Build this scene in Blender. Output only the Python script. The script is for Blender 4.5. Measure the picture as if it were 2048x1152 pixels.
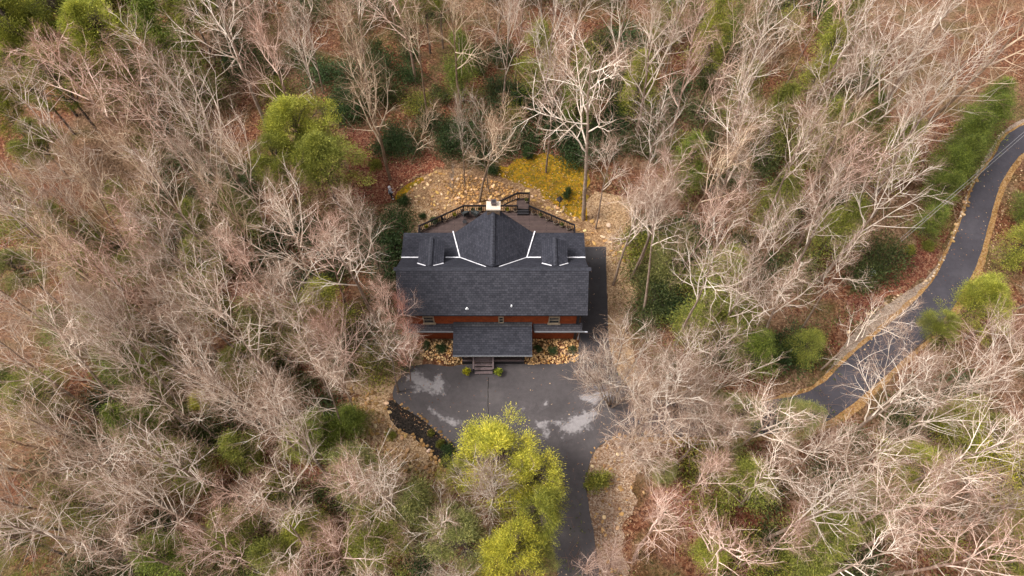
import bpy, bmesh, math, random
import numpy as np
from mathutils import Vector, Matrix, noise

for o in list(bpy.data.objects): bpy.data.objects.remove(o)
SC = bpy.context.scene
COL = SC.collection
PI = math.pi
R = math.radians
# ------------------------------------------------------------------ camera
CAMZ = 50.4; TILT = R(30.0); F = 1365.33
cam = bpy.data.cameras.new('camera'); camo = bpy.data.objects.new('camera', cam); COL.objects.link(camo)
camo.location = (0, 0, CAMZ); camo.rotation_euler = (TILT, 0, 0)
cam.lens = 24; cam.sensor_width = 36; cam.clip_start = .5; cam.clip_end = 3000
SC.camera = camo
SC.render.resolution_x = 1024; SC.render.resolution_y = 576
# ------------------------------------------------------------------ light
SUN_EL = R(56); SUN_AZ = R(262)          # azimuth clockwise from +Y
w = bpy.data.worlds.new('World'); SC.world = w; w.use_nodes = True
nt = w.node_tree; nt.nodes.clear()
sky = nt.nodes.new('ShaderNodeTexSky'); sky.sky_type = 'NISHITA'; sky.sun_disc = False
sky.sun_elevation = SUN_EL; sky.sun_rotation = SUN_AZ
sky.dust_density = 4; sky.air_density = 1.0; sky.ozone_density = 1.0
hs = nt.nodes.new('ShaderNodeHueSaturation'); hs.inputs['Saturation'].default_value = .12
bg = nt.nodes.new('ShaderNodeBackground'); bg.inputs[1].default_value = .15
ow = nt.nodes.new('ShaderNodeOutputWorld')
nt.links.new(sky.outputs[0], hs.inputs['Color']); nt.links.new(hs.outputs[0], bg.inputs[0]); nt.links.new(bg.outputs[0], ow.inputs[0])
sl = bpy.data.lights.new('sun', 'SUN'); sl.energy = 1.6; sl.angle = R(14); sl.color = (1, .96, .90)
so = bpy.data.objects.new('sun', sl); COL.objects.link(so)
sd = Vector((math.sin(SUN_AZ)*math.cos(SUN_EL), math.cos(SUN_AZ)*math.cos(SUN_EL), math.sin(SUN_EL)))
so.rotation_euler = sd.to_track_quat('Z', 'Y').to_euler(); so.location = (0, 0, 60)
SC.view_settings.view_transform = 'Standard'; SC.view_settings.look = 'None'
SC.view_settings.exposure = 0.92; SC.view_settings.gamma = 1
# ------------------------------------------------------------------ geometry helpers
def sm(a, b, t):
    t = max(0., min(1., (t-a)/(b-a))); return t*t*(3-2*t)
def h(x, y):
    z = 1.9*sm(30, 42, y) + .05*max(0, min(y, 120)-42)
    d = (x+9.5)*-.514 + (y-19)*-.857
    z -= 1.1*sm(.3, 4, d)*sm(-3.5, -6, x)
    far = sm(9, 16, math.hypot(x+1.5, (y-24)*.8))
    z += far*.35*math.sin(x*.23+1)*math.cos(y*.19) 
    return z
def ray(u, v):
    X = (u-1024)/F; Y = (576-v)/F
    return X, Y*math.cos(TILT)+math.sin(TILT), Y*math.sin(TILT)-math.cos(TILT)
def at(u, v, z=None, dz=0):
    """the point of the place that the photo shows at u, v (on the ground, or at height z)"""
    dx, dy, dzr = ray(u, v)
    if z is not None:
        s = (CAMZ-z)/-dzr; return Vector((dx*s, dy*s, z))
    zz = 0
    for _ in range(12):
        s = (CAMZ-zz)/-dzr; zz = h(dx*s, dy*s)
    return Vector((dx*s, dy*s, zz+dz))
def proj(p):
    Y = p[1]*math.cos(TILT)+(p[2]-CAMZ)*math.sin(TILT); Z = p[1]*math.sin(TILT)-(p[2]-CAMZ)*math.cos(TILT)
    return 1024+F*p[0]/Z, 576-F*Y/Z
def link(name, me, m=None, parent=None, color=None):
    o = bpy.data.objects.new(name, me); COL.objects.link(o)
    if m and me is not None and not me.materials: me.materials.append(m)
    if parent: o.parent = parent
    if color: o.color = color
    return o
def empty(name, loc, label, cat, group=None, rz=0):
    o = bpy.data.objects.new(name, None); COL.objects.link(o)
    o.location = loc; o.rotation_euler = (0, 0, rz); o.empty_display_size = .3
    return tag(o, label, cat, group)
def tag(o, label=None, cat=None, group=None, kind=None):
    if label: o['label'] = label
    if cat: o['category'] = cat
    if group: o['group'] = group
    if kind: o['kind'] = kind
    return o
class MB:
    def __init__(s): s.v = []; s.f = []; s.uv = []
    def face(s, pts, uv=None):
        n = len(s.v); s.v += [tuple(p) for p in pts]; s.f.append(tuple(range(n, n+len(pts))))
        s.uv.append(uv or [(0, 0)]*len(pts))
    def box(s, c, d, rz=0, rot=None):
        hx, hy, hz = d[0]/2, d[1]/2, d[2]/2
        M = Matrix.Rotation(rz, 3, 'Z') if rot is None else rot
        P = [Vector(c)+M@Vector((sx*hx, sy*hy, sz*hz)) for sz in (-1, 1) for sy in (-1, 1) for sx in (-1, 1)]
        for q in ((0, 2, 3, 1), (4, 5, 7, 6), (0, 1, 5, 4), (2, 6, 7, 3), (0, 4, 6, 2), (1, 3, 7, 5)):
            s.face([P[i] for i in q])
    def beam(s, a, b, wd, ht):
        a = Vector(a); b = Vector(b); d = b-a; x = d.normalized(); up = Vector((0, 0, 1))
        if abs(x.z) > .95: up = Vector((0, 1, 0))
        y = up.cross(x).normalized(); z = x.cross(y)
        s.box((a+b)/2, (d.length, wd, ht), rot=Matrix((x, y, z)).transposed())
    def tube(s, pts, rad, k=8, cap=True):
        pts = [Vector(p) for p in pts]; n0 = len(s.v)
        if not hasattr(rad, '__len__'): rad = [rad]*len(pts)
        for i, p in enumerate(pts):
            d = (pts[min(i+1, len(pts)-1)]-pts[max(i-1, 0)]).normalized()
            a = d.orthogonal().normalized() if abs(d.z) < .99 else Vector((1, 0, 0)); b = d.cross(a).normalized(); a = b.cross(d)
            for j in range(k):
                t = 2*PI*j/k; s.v.append(tuple(p+(a*math.cos(t)+b*math.sin(t))*rad[i]))
        for i in range(len(pts)-1):
            for j in range(k):
                q = (n0+i*k+j, n0+i*k+(j+1) % k, n0+(i+1)*k+(j+1) % k, n0+(i+1)*k+j); s.f.append(q); s.uv.append([(0, 0)]*4)
        if cap:
            s.f.append(tuple(n0+j for j in range(k))[::-1]); s.uv.append([(0, 0)]*k)
            s.f.append(tuple(n0+(len(pts)-1)*k+j for j in range(k))); s.uv.append([(0, 0)]*k)
    def plane(s, pts, u0=(0, 0)):
        """roof plane: first two points along the eave; UV in metres"""
        P = [Vector(p) for p in pts]; e = (P[1]-P[0]).normalized(); n = (P[1]-P[0]).cross(P[2]-P[0]).normalized(); g = n.cross(e)
        s.face(P, [((p-P[0]).dot(e)+u0[0], (p-P[0]).dot(g)+u0[1]) for p in P])
    def slab(s, pts, t=.06):
        """a roof plane with thickness t downwards"""
        P = [Vector(p) for p in pts]; dn = Vector((0, 0, -t)); s.plane(P)
        Q = [p+dn for p in P]; s.face(Q[::-1])
        for i in range(len(P)):
            j = (i+1) % len(P); s.face([P[i], Q[i], Q[j], P[j]])
    def mesh(s, name, smooth=False):
        me = bpy.data.meshes.new(name); me.from_pydata(s.v, [], s.f)
        if any(u != (0, 0) for L in s.uv for u in L):
            ul = me.uv_layers.new(name='uv'); ul.data.foreach_set('uv', [c for L in s.uv for u in L for c in u])
        if smooth: me.polygons.foreach_set('use_smooth', [True]*len(me.polygons))
        me.update(); return me
    def build(s, name, m, parent=None, smooth=False, color=None):
        return link(name, s.mesh(name, smooth), m, parent, color)
# ------------------------------------------------------------------ materials
def mat(name, rough=.8, spec=.3):
    m = bpy.data.materials.new(name); m.use_nodes = True; t = m.node_tree
    b = t.nodes['Principled BSDF']; b.inputs['Roughness'].default_value = rough
    b.inputs['Specular IOR Level'].default_value = spec
    return m, t, b
def N(t, typ, **k):
    n = t.nodes.new('ShaderNode'+typ)
    for a, v in k.items():
        if a.startswith('i_'):
            key = a[2:].replace('_', ' ')
            n.inputs[key].default_value = v
        else: setattr(n, a, v)
    return n
def ramp(t, src, stops, interp='LINEAR'):
    n = t.nodes.new('ShaderNodeValToRGB'); n.color_ramp.interpolation = interp
    while len(n.color_ramp.elements) < len(stops): n.color_ramp.elements.new(.5)
    for e, (p, c) in zip(n.color_ramp.elements, stops):
        e.position = p; e.color = tuple(c)+(1,) if len(c) == 3 else c
    t.links.new(src, n.inputs[0]); return n.outputs[0]
def mixc(t, fac, a, b, mode='MIX'):
    n = t.nodes.new('ShaderNodeMix'); n.data_type = 'RGBA'; n.blend_type = mode
    for s, v in ((0, fac), (6, a), (7, b)):
        if hasattr(v, 'links'): t.links.new(v, n.inputs[s])
        elif isinstance(v, (int, float)): n.inputs[s].default_value = v
        else: n.inputs[s].default_value = tuple(v)+(1,)
    return n.outputs[2]
def coord(t, kind='Object'):
    return t.nodes.new('ShaderNodeTexCoord').outputs[kind]
def noi(t, co, scale, detail=4, rough=.6):
    n = N(t, 'TexNoise'); n.inputs['Scale'].default_value = scale; n.inputs['Detail'].default_value = detail; n.inputs['Roughness'].default_value = rough
    t.links.new(co, n.inputs['Vector']); return n
def bump(t, b, src, dist=.02, strength=1.):
    n = N(t, 'Bump'); n.inputs['Distance'].default_value = dist; n.inputs['Strength'].default_value = strength
    t.links.new(src, n.inputs['Height']); t.links.new(n.outputs[0], b.inputs['Normal'])
def simple(name, col, rough=.8, spec=.3, var=.25, scale=6, metallic=0):
    m, t, b = mat(name, rough, spec); co = coord(t); n = noi(t, co, scale)
    lo = [c*(1-var) for c in col]; hi = [min(1, c*(1+var)) for c in col]
    t.links.new(ramp(t, n.outputs[0], [(.3, lo), (.7, hi)]), b.inputs['Base Color']); b.inputs['Metallic'].default_value = metallic
    bump(t, b, n.outputs[0], .01, .4); return m
def litter(name, cols, scale=9, spread=1., big=.12, extra=None, rough=.9):
    """leaf or stone litter: small cells each with a colour of its own, over broad patches"""
    m, t, b = mat(name, rough, .15)
    co = N(t, 'NewGeometry').outputs['Position']
    wn = noi(t, co, 5, 2); wv = N(t, 'VectorMath', operation='MULTIPLY_ADD'); t.links.new(wn.outputs['Color'], wv.inputs[0]); wv.inputs[1].default_value = (.2, .2, .2); t.links.new(co, wv.inputs[2])
    v = N(t, 'TexVoronoi'); v.inputs['Scale'].default_value = scale; t.links.new(wv.outputs[0], v.inputs['Vector'])
    sep = N(t, 'SeparateColor'); t.links.new(v.outputs['Color'], sep.inputs[0])
    k = len(cols)
    c1 = ramp(t, sep.outputs[0], [(i/max(1, k-1), c) for i, c in enumerate(cols)])
    n2 = noi(t, co, big*3, 5, .65)
    br = ramp(t, n2.outputs[0], [(.3, (.62, .58, .6)), (.5, (1, 1, 1)), (.72, (1.35, 1.3, 1.2))])
    c2 = mixc(t, spread, c1, br, 'MULTIPLY')
    n3 = noi(t, co, 22, 3, .7)
    c3 = mixc(t, .55, c2, ramp(t, n3.outputs[0], [(.3, (.45, .45, .45)), (.7, (1.5, 1.5, 1.5))]), 'MULTIPLY')
    t.links.new(c3, b.inputs['Base Color'])
    mm = N(t, 'Math', operation='ADD'); t.links.new(v.outputs['Distance'], mm.inputs[0]); t.links.new(n3.outputs[0], mm.inputs[1])
    bump(t, b, mm.outputs[0], .08, 1)
    return m
M = {}
# forest floor: rust-red leaves with tan and green-brown patches
def forest_floor():
    m, t, b = mat('leaf_litter', .9, .1)
    co = N(t, 'NewGeometry').outputs['Position']
    v = N(t, 'TexVoronoi'); v.inputs['Scale'].default_value = 7; t.links.new(co, v.inputs['Vector'])
    sep = N(t, 'SeparateColor'); t.links.new(v.outputs['Color'], sep.inputs[0])
    red = ramp(t, sep.outputs[0], [(0, (.08, .032, .02)), (.4, (.18, .075, .045)), (.75, (.28, .14, .085)), (1, (.46, .31, .21))])
    tan = ramp(t, sep.outputs[1], [(0, (.12, .08, .05)), (.5, (.26, .18, .12)), (1, (.48, .37, .27))])
    grn = ramp(t, sep.outputs[2], [(0, (.07, .075, .03)), (.6, (.15, .14, .06)), (1, (.28, .23, .13))])
    a = noi(t, co, .16, 5, .6); g = noi(t, co, .23, 5, .65); g.inputs['Distortion'].default_value = .6
    c = mixc(t, ramp(t, a.outputs[0], [(.46, (0, 0, 0)), (.62, (1, 1, 1))]), red, tan)
    c = mixc(t, ramp(t, g.outputs[0], [(.48, (0, 0, 0)), (.62, (.8, .8, .8))]), c, grn)
    n3 = noi(t, co, 14, 4, .75)
    c = mixc(t, .7, c, ramp(t, n3.outputs[0], [(.34, (.3, .3, .3)), (.68, (1.8, 1.8, 1.8))]), 'MULTIPLY')
    c = mixc(t, 1., c, (.76, .62, .52), 'MULTIPLY'); t.links.new(c, b.inputs['Base Color']); bump(t, b, n3.outputs[0], .12, 1); return m
M['floor'] = forest_floor()
M['redleaf'] = litter('red_leaves', [(.09, .026, .016), (.17, .05, .03), (.26, .095, .055), (.38, .21, .13)], 9)
M['tanleaf'] = litter('tan_leaf_soil', [(.20, .12, .06), (.36, .22, .12), (.50, .33, .19), (.62, .44, .28)], 11)
M['soil'] = litter('tan_soil', [(.20, .11, .055), (.34, .20, .105), (.47, .30, .165)], 9)
M['bank'] = litter('leafy_bank', [(.16, .09, .055), (.30, .18, .11), (.42, .29, .20), (.54, .42, .32)], 11, .9)
M['gravel'] = litter('gravel', [(.20, .14, .10), (.36, .27, .21), (.50, .39, .31), (.28, .20, .15)], 14, .6)
M['moss'] = litter('moss', [(.14, .09, .012), (.42, .22, .012), (.28, .18, .015), (.17, .13, .015), (.52, .26, .02)], 6, 1., .5)
M['mulch'] = litter('mulch', [(.012, .01, .009), (.03, .024, .02), (.06, .045, .035)], 12, .5)
M['shoulder'] = litter('road_shoulder', [(.26, .13, .04), (.40, .22, .08), (.50, .32, .16)], 9, .7)
def asphalt(name, base, patch):
    m, t, b = mat(name, .85, .35); co = N(t, 'NewGeometry').outputs['Position']
    n1 = noi(t, co, .35, 6, .6); n2 = noi(t, co, 60, 2, .6); n3 = noi(t, co, 2.5, 5, .7)
    c = ramp(t, n1.outputs[0], [(.3, [x*.8 for x in base]), (.55, base), (.75, patch)])
    c = mixc(t, .5, c, ramp(t, n2.outputs[0], [(.3, (.6, .6, .6)), (.7, (1.4, 1.4, 1.4))]), 'MULTIPLY')
    c = mixc(t, .45, c, ramp(t, n3.outputs[0], [(.3, (.7, .7, .7)), (.7, (1.3, 1.3, 1.3))]), 'MULTIPLY')
    t.links.new(c, b.inputs['Base Color']); bump(t, b, n2.outputs[0], .01, .5); return m
M['drive'] = asphalt('driveway_asphalt', (.074, .063, .064), (.105, .091, .088))
M['darkdrive'] = asphalt('dark_asphalt', (.038, .034, .037), (.052, .047, .049))
M['road'] = asphalt('road_asphalt', (.056, .049, .058), (.074, .066, .075))
def palemat():
    m, t, b = mat('pale_asphalt', .85, .35); co = N(t, 'NewGeometry').outputs['Position']
    at_ = N(t, 'Attribute'); at_.attribute_name = 'edge'; n1 = noi(t, co, 1.3, 7, .68); n2 = noi(t, co, 60, 2)
    a = N(t, 'Math', operation='MULTIPLY_ADD'); t.links.new(n1.outputs[0], a.inputs[0]); a.inputs[1].default_value = 3.2; t.links.new(at_.outputs['Fac'], a.inputs[2])
    k = ramp(t, a.outputs[0], [(0, (0, 0, 0)), (1, (1, 1, 1))]); t.nodes.remove(k.node)
    mr = N(t, 'MapRange'); t.links.new(a.outputs[0], mr.inputs[0]); mr.inputs[1].default_value = 1.9; mr.inputs[2].default_value = 2.3
    c = mixc(t, mr.outputs[0], (.082, .070, .071), (.27, .245, .245))
    n3 = noi(t, co, 5, 5, .7); c = mixc(t, .6, c, ramp(t, n3.outputs[0], [(.3, (.72, .72, .72)), (.7, (1.2, 1.2, 1.2))]), 'MULTIPLY')
    c = mixc(t, .5, c, ramp(t, n2.outputs[0], [(.3, (.6, .6, .6)), (.7, (1.4, 1.4, 1.4))]), 'MULTIPLY')
    t.links.new(c, b.inputs['Base Color']); bump(t, b, n2.outputs[0], .01, .5); return m
M['palepatch'] = palemat()
def shingle():
    m, t, b = mat('dark_shingles', .85, .25); uv = coord(t, 'UV')
    br = N(t, 'TexBrick'); t.links.new(uv, br.inputs['Vector']); br.offset = .5; br.offset_frequency = 2
    for k_, v_ in (('Scale', 1.), ('Mortar Size', .014), ('Mortar Smooth', .4), ('Brick Width', .26), ('Row Height', .17), ('Bias', 0.)): br.inputs[k_].default_value = v_
    br.inputs['Color1'].default_value = (.024, .024, .031, 1); br.inputs['Color2'].default_value = (.045, .044, .054, 1); br.inputs['Mortar'].default_value = (.011, .011, .015, 1)
    co = coord(t); n = noi(t, co, .8, 6, .65); n2 = noi(t, co, 40, 2)
    c = mixc(t, .6, br.outputs['Color'], ramp(t, n.outputs[0], [(.3, (.7, .7, .72)), (.7, (1.35, 1.33, 1.3))]), 'MULTIPLY')
    c = mixc(t, .5, c, ramp(t, n2.outputs[0], [(.3, (.65, .65, .65)), (.7, (1.4, 1.4, 1.4))]), 'MULTIPLY')
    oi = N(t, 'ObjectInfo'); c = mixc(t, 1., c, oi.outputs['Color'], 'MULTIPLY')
    t.links.new(c, b.inputs['Base Color'])
    mp = N(t, 'Math', operation='MULTIPLY', use_clamp=False); sp = N(t, 'SeparateXYZ'); t.links.new(uv, sp.inputs[0])
    md = N(t, 'Math', operation='FRACT'); dv = N(t, 'Math', operation='DIVIDE'); t.links.new(sp.outputs[1], dv.inputs[0]); dv.inputs[1].default_value = .17; t.links.new(dv.outputs[0], md.inputs[0])
    t.links.new(md.outputs[0], mp.inputs[0]); mp.inputs[1].default_value = -1
    bump(t, b, mp.outputs[0], .025, 1); return m
M['shingle'] = shingle()
def boards(name, cols, row, width=6., mort=(.01, .008, .008), rough=.7):
    m, t, b = mat(name, rough, .3); uv = coord(t, 'UV')
    br = N(t, 'TexBrick'); t.links.new(uv, br.inputs['Vector']); br.offset = .37
    for k_, v_ in (('Scale', 1.), ('Mortar Size', .012), ('Mortar Smooth', .4), ('Brick Width', width), ('Row Height', row)): br.inputs[k_].default_value = v_
    br.inputs['Color1'].default_value = cols[0]+(1,); br.inputs['Color2'].default_value = cols[1]+(1,); br.inputs['Mortar'].default_value = mort+(1,)
    co = coord(t); n = noi(t, co, 3, 5)
    c = mixc(t, .6, br.outputs['Color'], ramp(t, n.outputs[0], [(.3, (.7, .7, .7)), (.7, (1.3, 1.3, 1.3))]), 'MULTIPLY')
    t.links.new(c, b.inputs['Base Color']); bump(t, b, br.outputs['Fac'], -.02, 1); return m
M['log'] = boards('red_log_siding', ((.13, .019, .004), (.19, .032, .006)), .2, 5., (.06, .01, .005))
M['deck'] = boards('deck_boards', ((.075, .048, .044), (.10, .066, .058)), .14, 4.)
M['black'] = simple('black_stained_wood', (.02, .018, .02), .6)
M['stairwood'] = simple('brown_stair_wood', (.14, .10, .10), .7)
M['white'] = simple('white_flashing', (.72, .70, .74), .6, .3, .08)
M['vent'] = simple('white_vent', (.85, .85, .85), .5)
M['beige'] = simple('beige_window_trim', (.30, .23, .16), .6)
M['glass'], _t, _b = mat('dark_glass', .08, .5); _b.inputs['Base Color'].default_value = (.02, .025, .03, 1)
M['cap'] = simple('cream_chimney_cap', (.60, .50, .40), .8, .2, .12, 5)
M['stonewall'] = litter('chimney_stone', [(.10, .07, .05), (.22, .16, .12), (.32, .22, .15)], 5, .4)
M['flue'] = simple('rusty_flue', (.10, .07, .065), .6, .4, .4, 12)
M['metal'] = simple('grey_gutter', (.16, .16, .17), .4, .5, .1)
def rockmat():
    m, t, b = mat('tan_rock', .85, .25); oi = N(t, 'ObjectInfo'); co = coord(t)
    isl = N(t, 'NewGeometry').outputs['Random Per Island']
    a = ramp(t, oi.outputs['Random'], [(0, (.20, .115, .045)), (.35, (.36, .21, .08)), (.7, (.46, .30, .15)), (1, (.60, .47, .32))])
    i2 = ramp(t, isl, [(0, (.45, .42, .38)), (.5, (1, 1, 1)), (1, (1.3, 1.3, 1.35))])
    c = mixc(t, 1., a, i2, 'MULTIPLY'); n = noi(t, co, 6, 4)
    c = mixc(t, .5, c, ramp(t, n.outputs[0], [(.3, (.6, .58, .55)), (.7, (1.3, 1.3, 1.3))]), 'MULTIPLY')
    c = mixc(t, 1., c, oi.outputs['Color'], 'MULTIPLY')
    t.links.new(c, b.inputs['Base Color']); bump(t, b, n.outputs[0], .03, .8); return m
M['rock'] = rockmat()
def barkmat(name, cols, scale=3):
    m, t, b = mat(name, .9, .15); co = coord(t); n = noi(t, co, scale, 6, .7); oi = N(t, 'ObjectInfo')
    c = ramp(t, n.outputs[0], [(.28, cols[0]), (.5, cols[1]), (.72, cols[2])])
    c = mixc(t, 1., c, oi.outputs['Color'], 'MULTIPLY')
    t.links.new(c, b.inputs['Base Color']); bump(t, b, n.outputs[0], .05, .8); return m
M['trunk'] = barkmat('grey_bark', [(.13, .09, .065), (.24, .175, .135), (.44, .36, .29)], 2.2)
M['limb'] = barkmat('pale_limb_bark', [(.48, .375, .29), (.78, .665, .56), (.95, .87, .78)], 1.6)
M['twig'] = barkmat('twig_bark', [(.20, .12, .085), (.34, .225, .165), (.50, .375, .29)], 1.)
M['darktrunk'] = barkmat('dark_bark', [(.05, .035, .028), (.10, .075, .06), (.17, .13, .10)], 3)
def leafmat(name, cols, trans=.25):
    m, t, b = mat(name, .6, .25); g = N(t, 'NewGeometry').outputs['Random Per Island']; co = coord(t); n = noi(t, co, .9, 4, .6); oi = N(t, 'ObjectInfo')
    c = ramp(t, g, [(0, cols[0]), (.5, cols[1]), (1, cols[2])])
    c = mixc(t, .8, c, ramp(t, n.outputs[0], [(.3, (.55, .6, .6)), (.7, (1.4, 1.35, 1.2))]), 'MULTIPLY')
    c = mixc(t, 1., c, oi.outputs['Color'], 'MULTIPLY')
    t.links.new(c, b.inputs['Base Color'])
    tr = N(t, 'BsdfTranslucent'); mx = N(t, 'MixShader'); mx.inputs[0].default_value = trans
    t.links.new(c, tr.inputs[0]); t.links.new(b.outputs[0], mx.inputs[1]); t.links.new(tr.outputs[0], mx.inputs[2])
    t.links.new(mx.outputs[0], t.nodes['Material Output'].inputs[0]); return m
M['needle'] = leafmat('needles', [(.09, .11, .02), (.19, .20, .035), (.36, .35, .07)])
M['laurel'] = leafmat('laurel_leaves', [(.025, .045, .016), (.06, .09, .03), (.14, .17, .07)])
# ------------------------------------------------------------------ ground
def inside(p, poly):
    x, y = p; r = False; j = len(poly)-1
    for i in range(len(poly)):
        xi, yi = poly[i]; xj, yj = poly[j]
        if (yi > y) != (yj > y) and x < (xj-xi)*(y-yi)/(yj-yi)+xi: r = not r
        j = i
    return r
def dens(pts, step=.5, jit=0, seed=1, closed=True):
    rnd = random.Random(seed); out = []
    n = len(pts)
    for i in range(n if closed else n-1):
        a = Vector(pts[i][:2]); b = Vector(pts[(i+1) % n][:2]); k = max(1, int((b-a).length/step))
        for q in range(k):
            p = a.lerp(b, q/k)
            if jit: p += Vector((noise.noise(Vector((p.x*1.1, p.y*1.1, seed))), noise.noise(Vector((p.x*1.1, p.y*1.1, seed+9)))))*jit + Vector((noise.noise(Vector((p.x*4, p.y*4, seed))), noise.noise(Vector((p.x*4, p.y*4, seed+9)))))*jit*.5
            out.append((p.x, p.y))
    if not closed: out.append(tuple(pts[-1][:2]))
    return out
def smoothpoly(pts, it=2):
    for _ in range(it):
        q = []
        for i in range(len(pts)):
            a = pts[i]; b = pts[(i+1) % len(pts)]
            q += [(a[0]*.75+b[0]*.25, a[1]*.75+b[1]*.25), (a[0]*.25+b[0]*.75, a[1]*.25+b[1]*.75)]
        pts = q
    return pts
def sheet(name, pix, m, dz, cell=.25, jit=.25, smooth=1, seed=1, world=False, fine=0):
    P = [tuple(at(u, v)[:2]) for u, v in pix] if not world else list(pix)
    if smooth: P = smoothpoly(P, smooth)
    P = dens(P, .2, jit, seed)
    if fine:
        P = dens(P, .05, 0, seed); P = [(x+fine*(noise.noise(Vector((x*2.6, y*2.6, seed)))+.8*noise.noise(Vector((x*6, y*6, seed)))+.5*noise.noise(Vector((x*13, y*13, seed)))), y+fine*(noise.noise(Vector((x*2.6, y*2.6, seed+5)))+.8*noise.noise(Vector((x*6, y*6, seed+5)))+.5*noise.noise(Vector((x*13, y*13, seed+5))))) for x, y in P]
    xs = [p[0] for p in P]; ys = [p[1] for p in P]
    x0, y0 = min(xs)-cell, min(ys)-cell; nx = int((max(xs)-x0)/cell)+3; ny = int((max(ys)-y0)/cell)+3
    # scanline inside test
    ins = np.zeros((nx, ny), bool)
    PA = np.array(P); A = PA; B = np.roll(PA, -1, 0)
    for j in range(ny):
        y = y0+j*cell+1e-5
        c = ((A[:, 1] > y) != (B[:, 1] > y)); xi = np.sort(A[c, 0]+(y-A[c, 1])*(B[c, 0]-A[c, 0])/(B[c, 1]-A[c, 1]))
        for q in range(0, len(xi)-1, 2):
            i0 = max(0, int(math.ceil((xi[q]-x0)/cell))); i1 = int(math.floor((xi[q+1]-x0)/cell)); ins[i0:i1+1, j] = True
    cellin = ins[:-1, :-1] | ins[1:, :-1] | ins[:-1, 1:] | ins[1:, 1:]
    idx = {}; V = []; Fc = []
    for i, j in zip(*np.nonzero(cellin)):
        q = []
        for a, b in ((i, j), (i+1, j), (i+1, j+1), (i, j+1)):
            if (a, b) not in idx: idx[(a, b)] = len(V); V.append([x0+a*cell, y0+b*cell, a, b])
            q.append(idx[(a, b)])
        Fc.append(q)
    out = []
    for x, y, a, b in V:
        if not ins[a, b]:                                       # pull outside corners onto the outline
            d = B-A; L = (d**2).sum(1)+1e-9; tt = np.clip(((x-A[:, 0])*d[:, 0]+(y-A[:, 1])*d[:, 1])/L, 0, 1)
            cx = A[:, 0]+tt*d[:, 0]; cy = A[:, 1]+tt*d[:, 1]; k = np.argmin((cx-x)**2+(cy-y)**2); x, y = float(cx[k]), float(cy[k])
        out.append((x, y, h(x, y)+dz))
    me = bpy.data.meshes.new(name); me.from_pydata(out, [], Fc); me.update()
    if fine:
        E_ = np.array(out); dd = np.min(np.hypot(E_[:, None, 0]-A[None, :, 0], E_[:, None, 1]-A[None, :, 1]), 1)
        at_ = me.attributes.new('edge', 'FLOAT', 'POINT'); at_.data.foreach_set('value', np.minimum(dd, 1.)*1.1)
    o = link(name, me, m); return o, P
def axis(lo, hi, step, far):
    a = list(np.arange(lo, hi+.01, step)); d = step; x = hi
    while x < far: d *= 1.35; x += d; a.append(x)
    d = step; x = lo
    while x > -far: d *= 1.35; x -= d; a.insert(0, x)
    return a
xs = axis(-45, 45, .5, 1200); ys = axis(-8, 90, .5, 1200)
V = [(x, y, h(x, y)) for y in ys for x in xs]; nx = len(xs)
Fc = [(j*nx+i, j*nx+i+1, (j+1)*nx+i+1, (j+1)*nx+i) for j in range(len(ys)-1) for i in range(nx-1)]
me = bpy.data.meshes.new('ground'); me.from_pydata(V, [], Fc); me.update()
tag(link('ground', me, M['floor']), kind='structure')
def zone(name, pix, m, dz, kind='structure', label=None, **k):
    o, P = sheet(name, pix, M[m], dz, **k); tag(o, label, kind=kind); return P
zone('leaf_bed', [(700, 250), (820, 285), (900, 330), (850, 345), (790, 385), (770, 420), (700, 400), (690, 300)], 'redleaf', .008, jit=.8, seed=2)
zone('leaf_bed', [(1000, 300), (1060, 285), (1160, 290), (1190, 330), (1165, 350), (1100, 300), (1020, 320)], 'redleaf', .008, jit=.8, seed=3)
zone('leaf_bed', [(1690, 660), (1790, 595), (1860, 550), (1900, 470), (1860, 450), (1800, 500), (1740, 540), (1700, 600)], 'redleaf', .008, jit=.8, seed=4)
zone('leaf_bed', [(1290, 980), (1400, 960), (1480, 1010), (1560, 1152), (1480, 1200), (1400, 1100)], 'redleaf', .008, jit=1, seed=5)
zone('leaf_bed', [(480, 900), (590, 900), (690, 960), (640, 1040), (540, 1010)], 'redleaf', .008, jit=1, seed=6)
zone('leaf_bed', [(430, 500), (640, 480), (700, 600), (600, 720), (480, 700)], 'redleaf', .008, jit=1.5, seed=16)
zone('bare_soil', [(770, 400), (900, 400), (850, 470), (800, 480), (770, 600), (800, 680), (840, 680), (850, 740), (780, 800), (700, 790), (690, 740), (760, 640), (740, 500)], 'tanleaf', .010, jit=.6, seed=7)
zone('bare_soil', [(1150, 400), (1240, 380), (1330, 470), (1330, 560), (1260, 600), (1245, 680), (1300, 760), (1420, 790), (1300, 805), (1240, 780), (1214, 700), (1212, 480), (1160, 480)], 'tanleaf', .010, jit=.5, seed=8)
zone('bare_soil', [(690, 790), (770, 780), (790, 850), (860, 890), (905, 960), (900, 1152), (820, 1180), (760, 1000), (660, 900)], 'tanleaf', .010, jit=.8, seed=9)
zone('garden_soil', [(785, 395), (845, 350), (890, 335), (1000, 345), (1080, 375), (1150, 430), (1200, 445), (1215, 498), (1165, 498), (1140, 470), (850, 470), (900, 430)], 'soil', .016, jit=.25, seed=10)
zone('moss_lawn', [(1000, 340), (1030, 318), (1095, 303), (1150, 320), (1180, 350), (1170, 395), (1178, 440), (1150, 438), (1118, 412), (1080, 385), (1035, 358), (985, 350)], 'moss', .024, 'stuff', 'mossy yellow lawn behind the deck', jit=.5, seed=11)
zone('moss_strip', [(787, 398), (800, 380), (845, 352), (850, 358), (826, 375), (812, 392), (800, 408)], 'moss', .024, 'stuff', 'narrow strip of yellow moss along the stone edging', jit=.25, seed=12)
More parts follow.
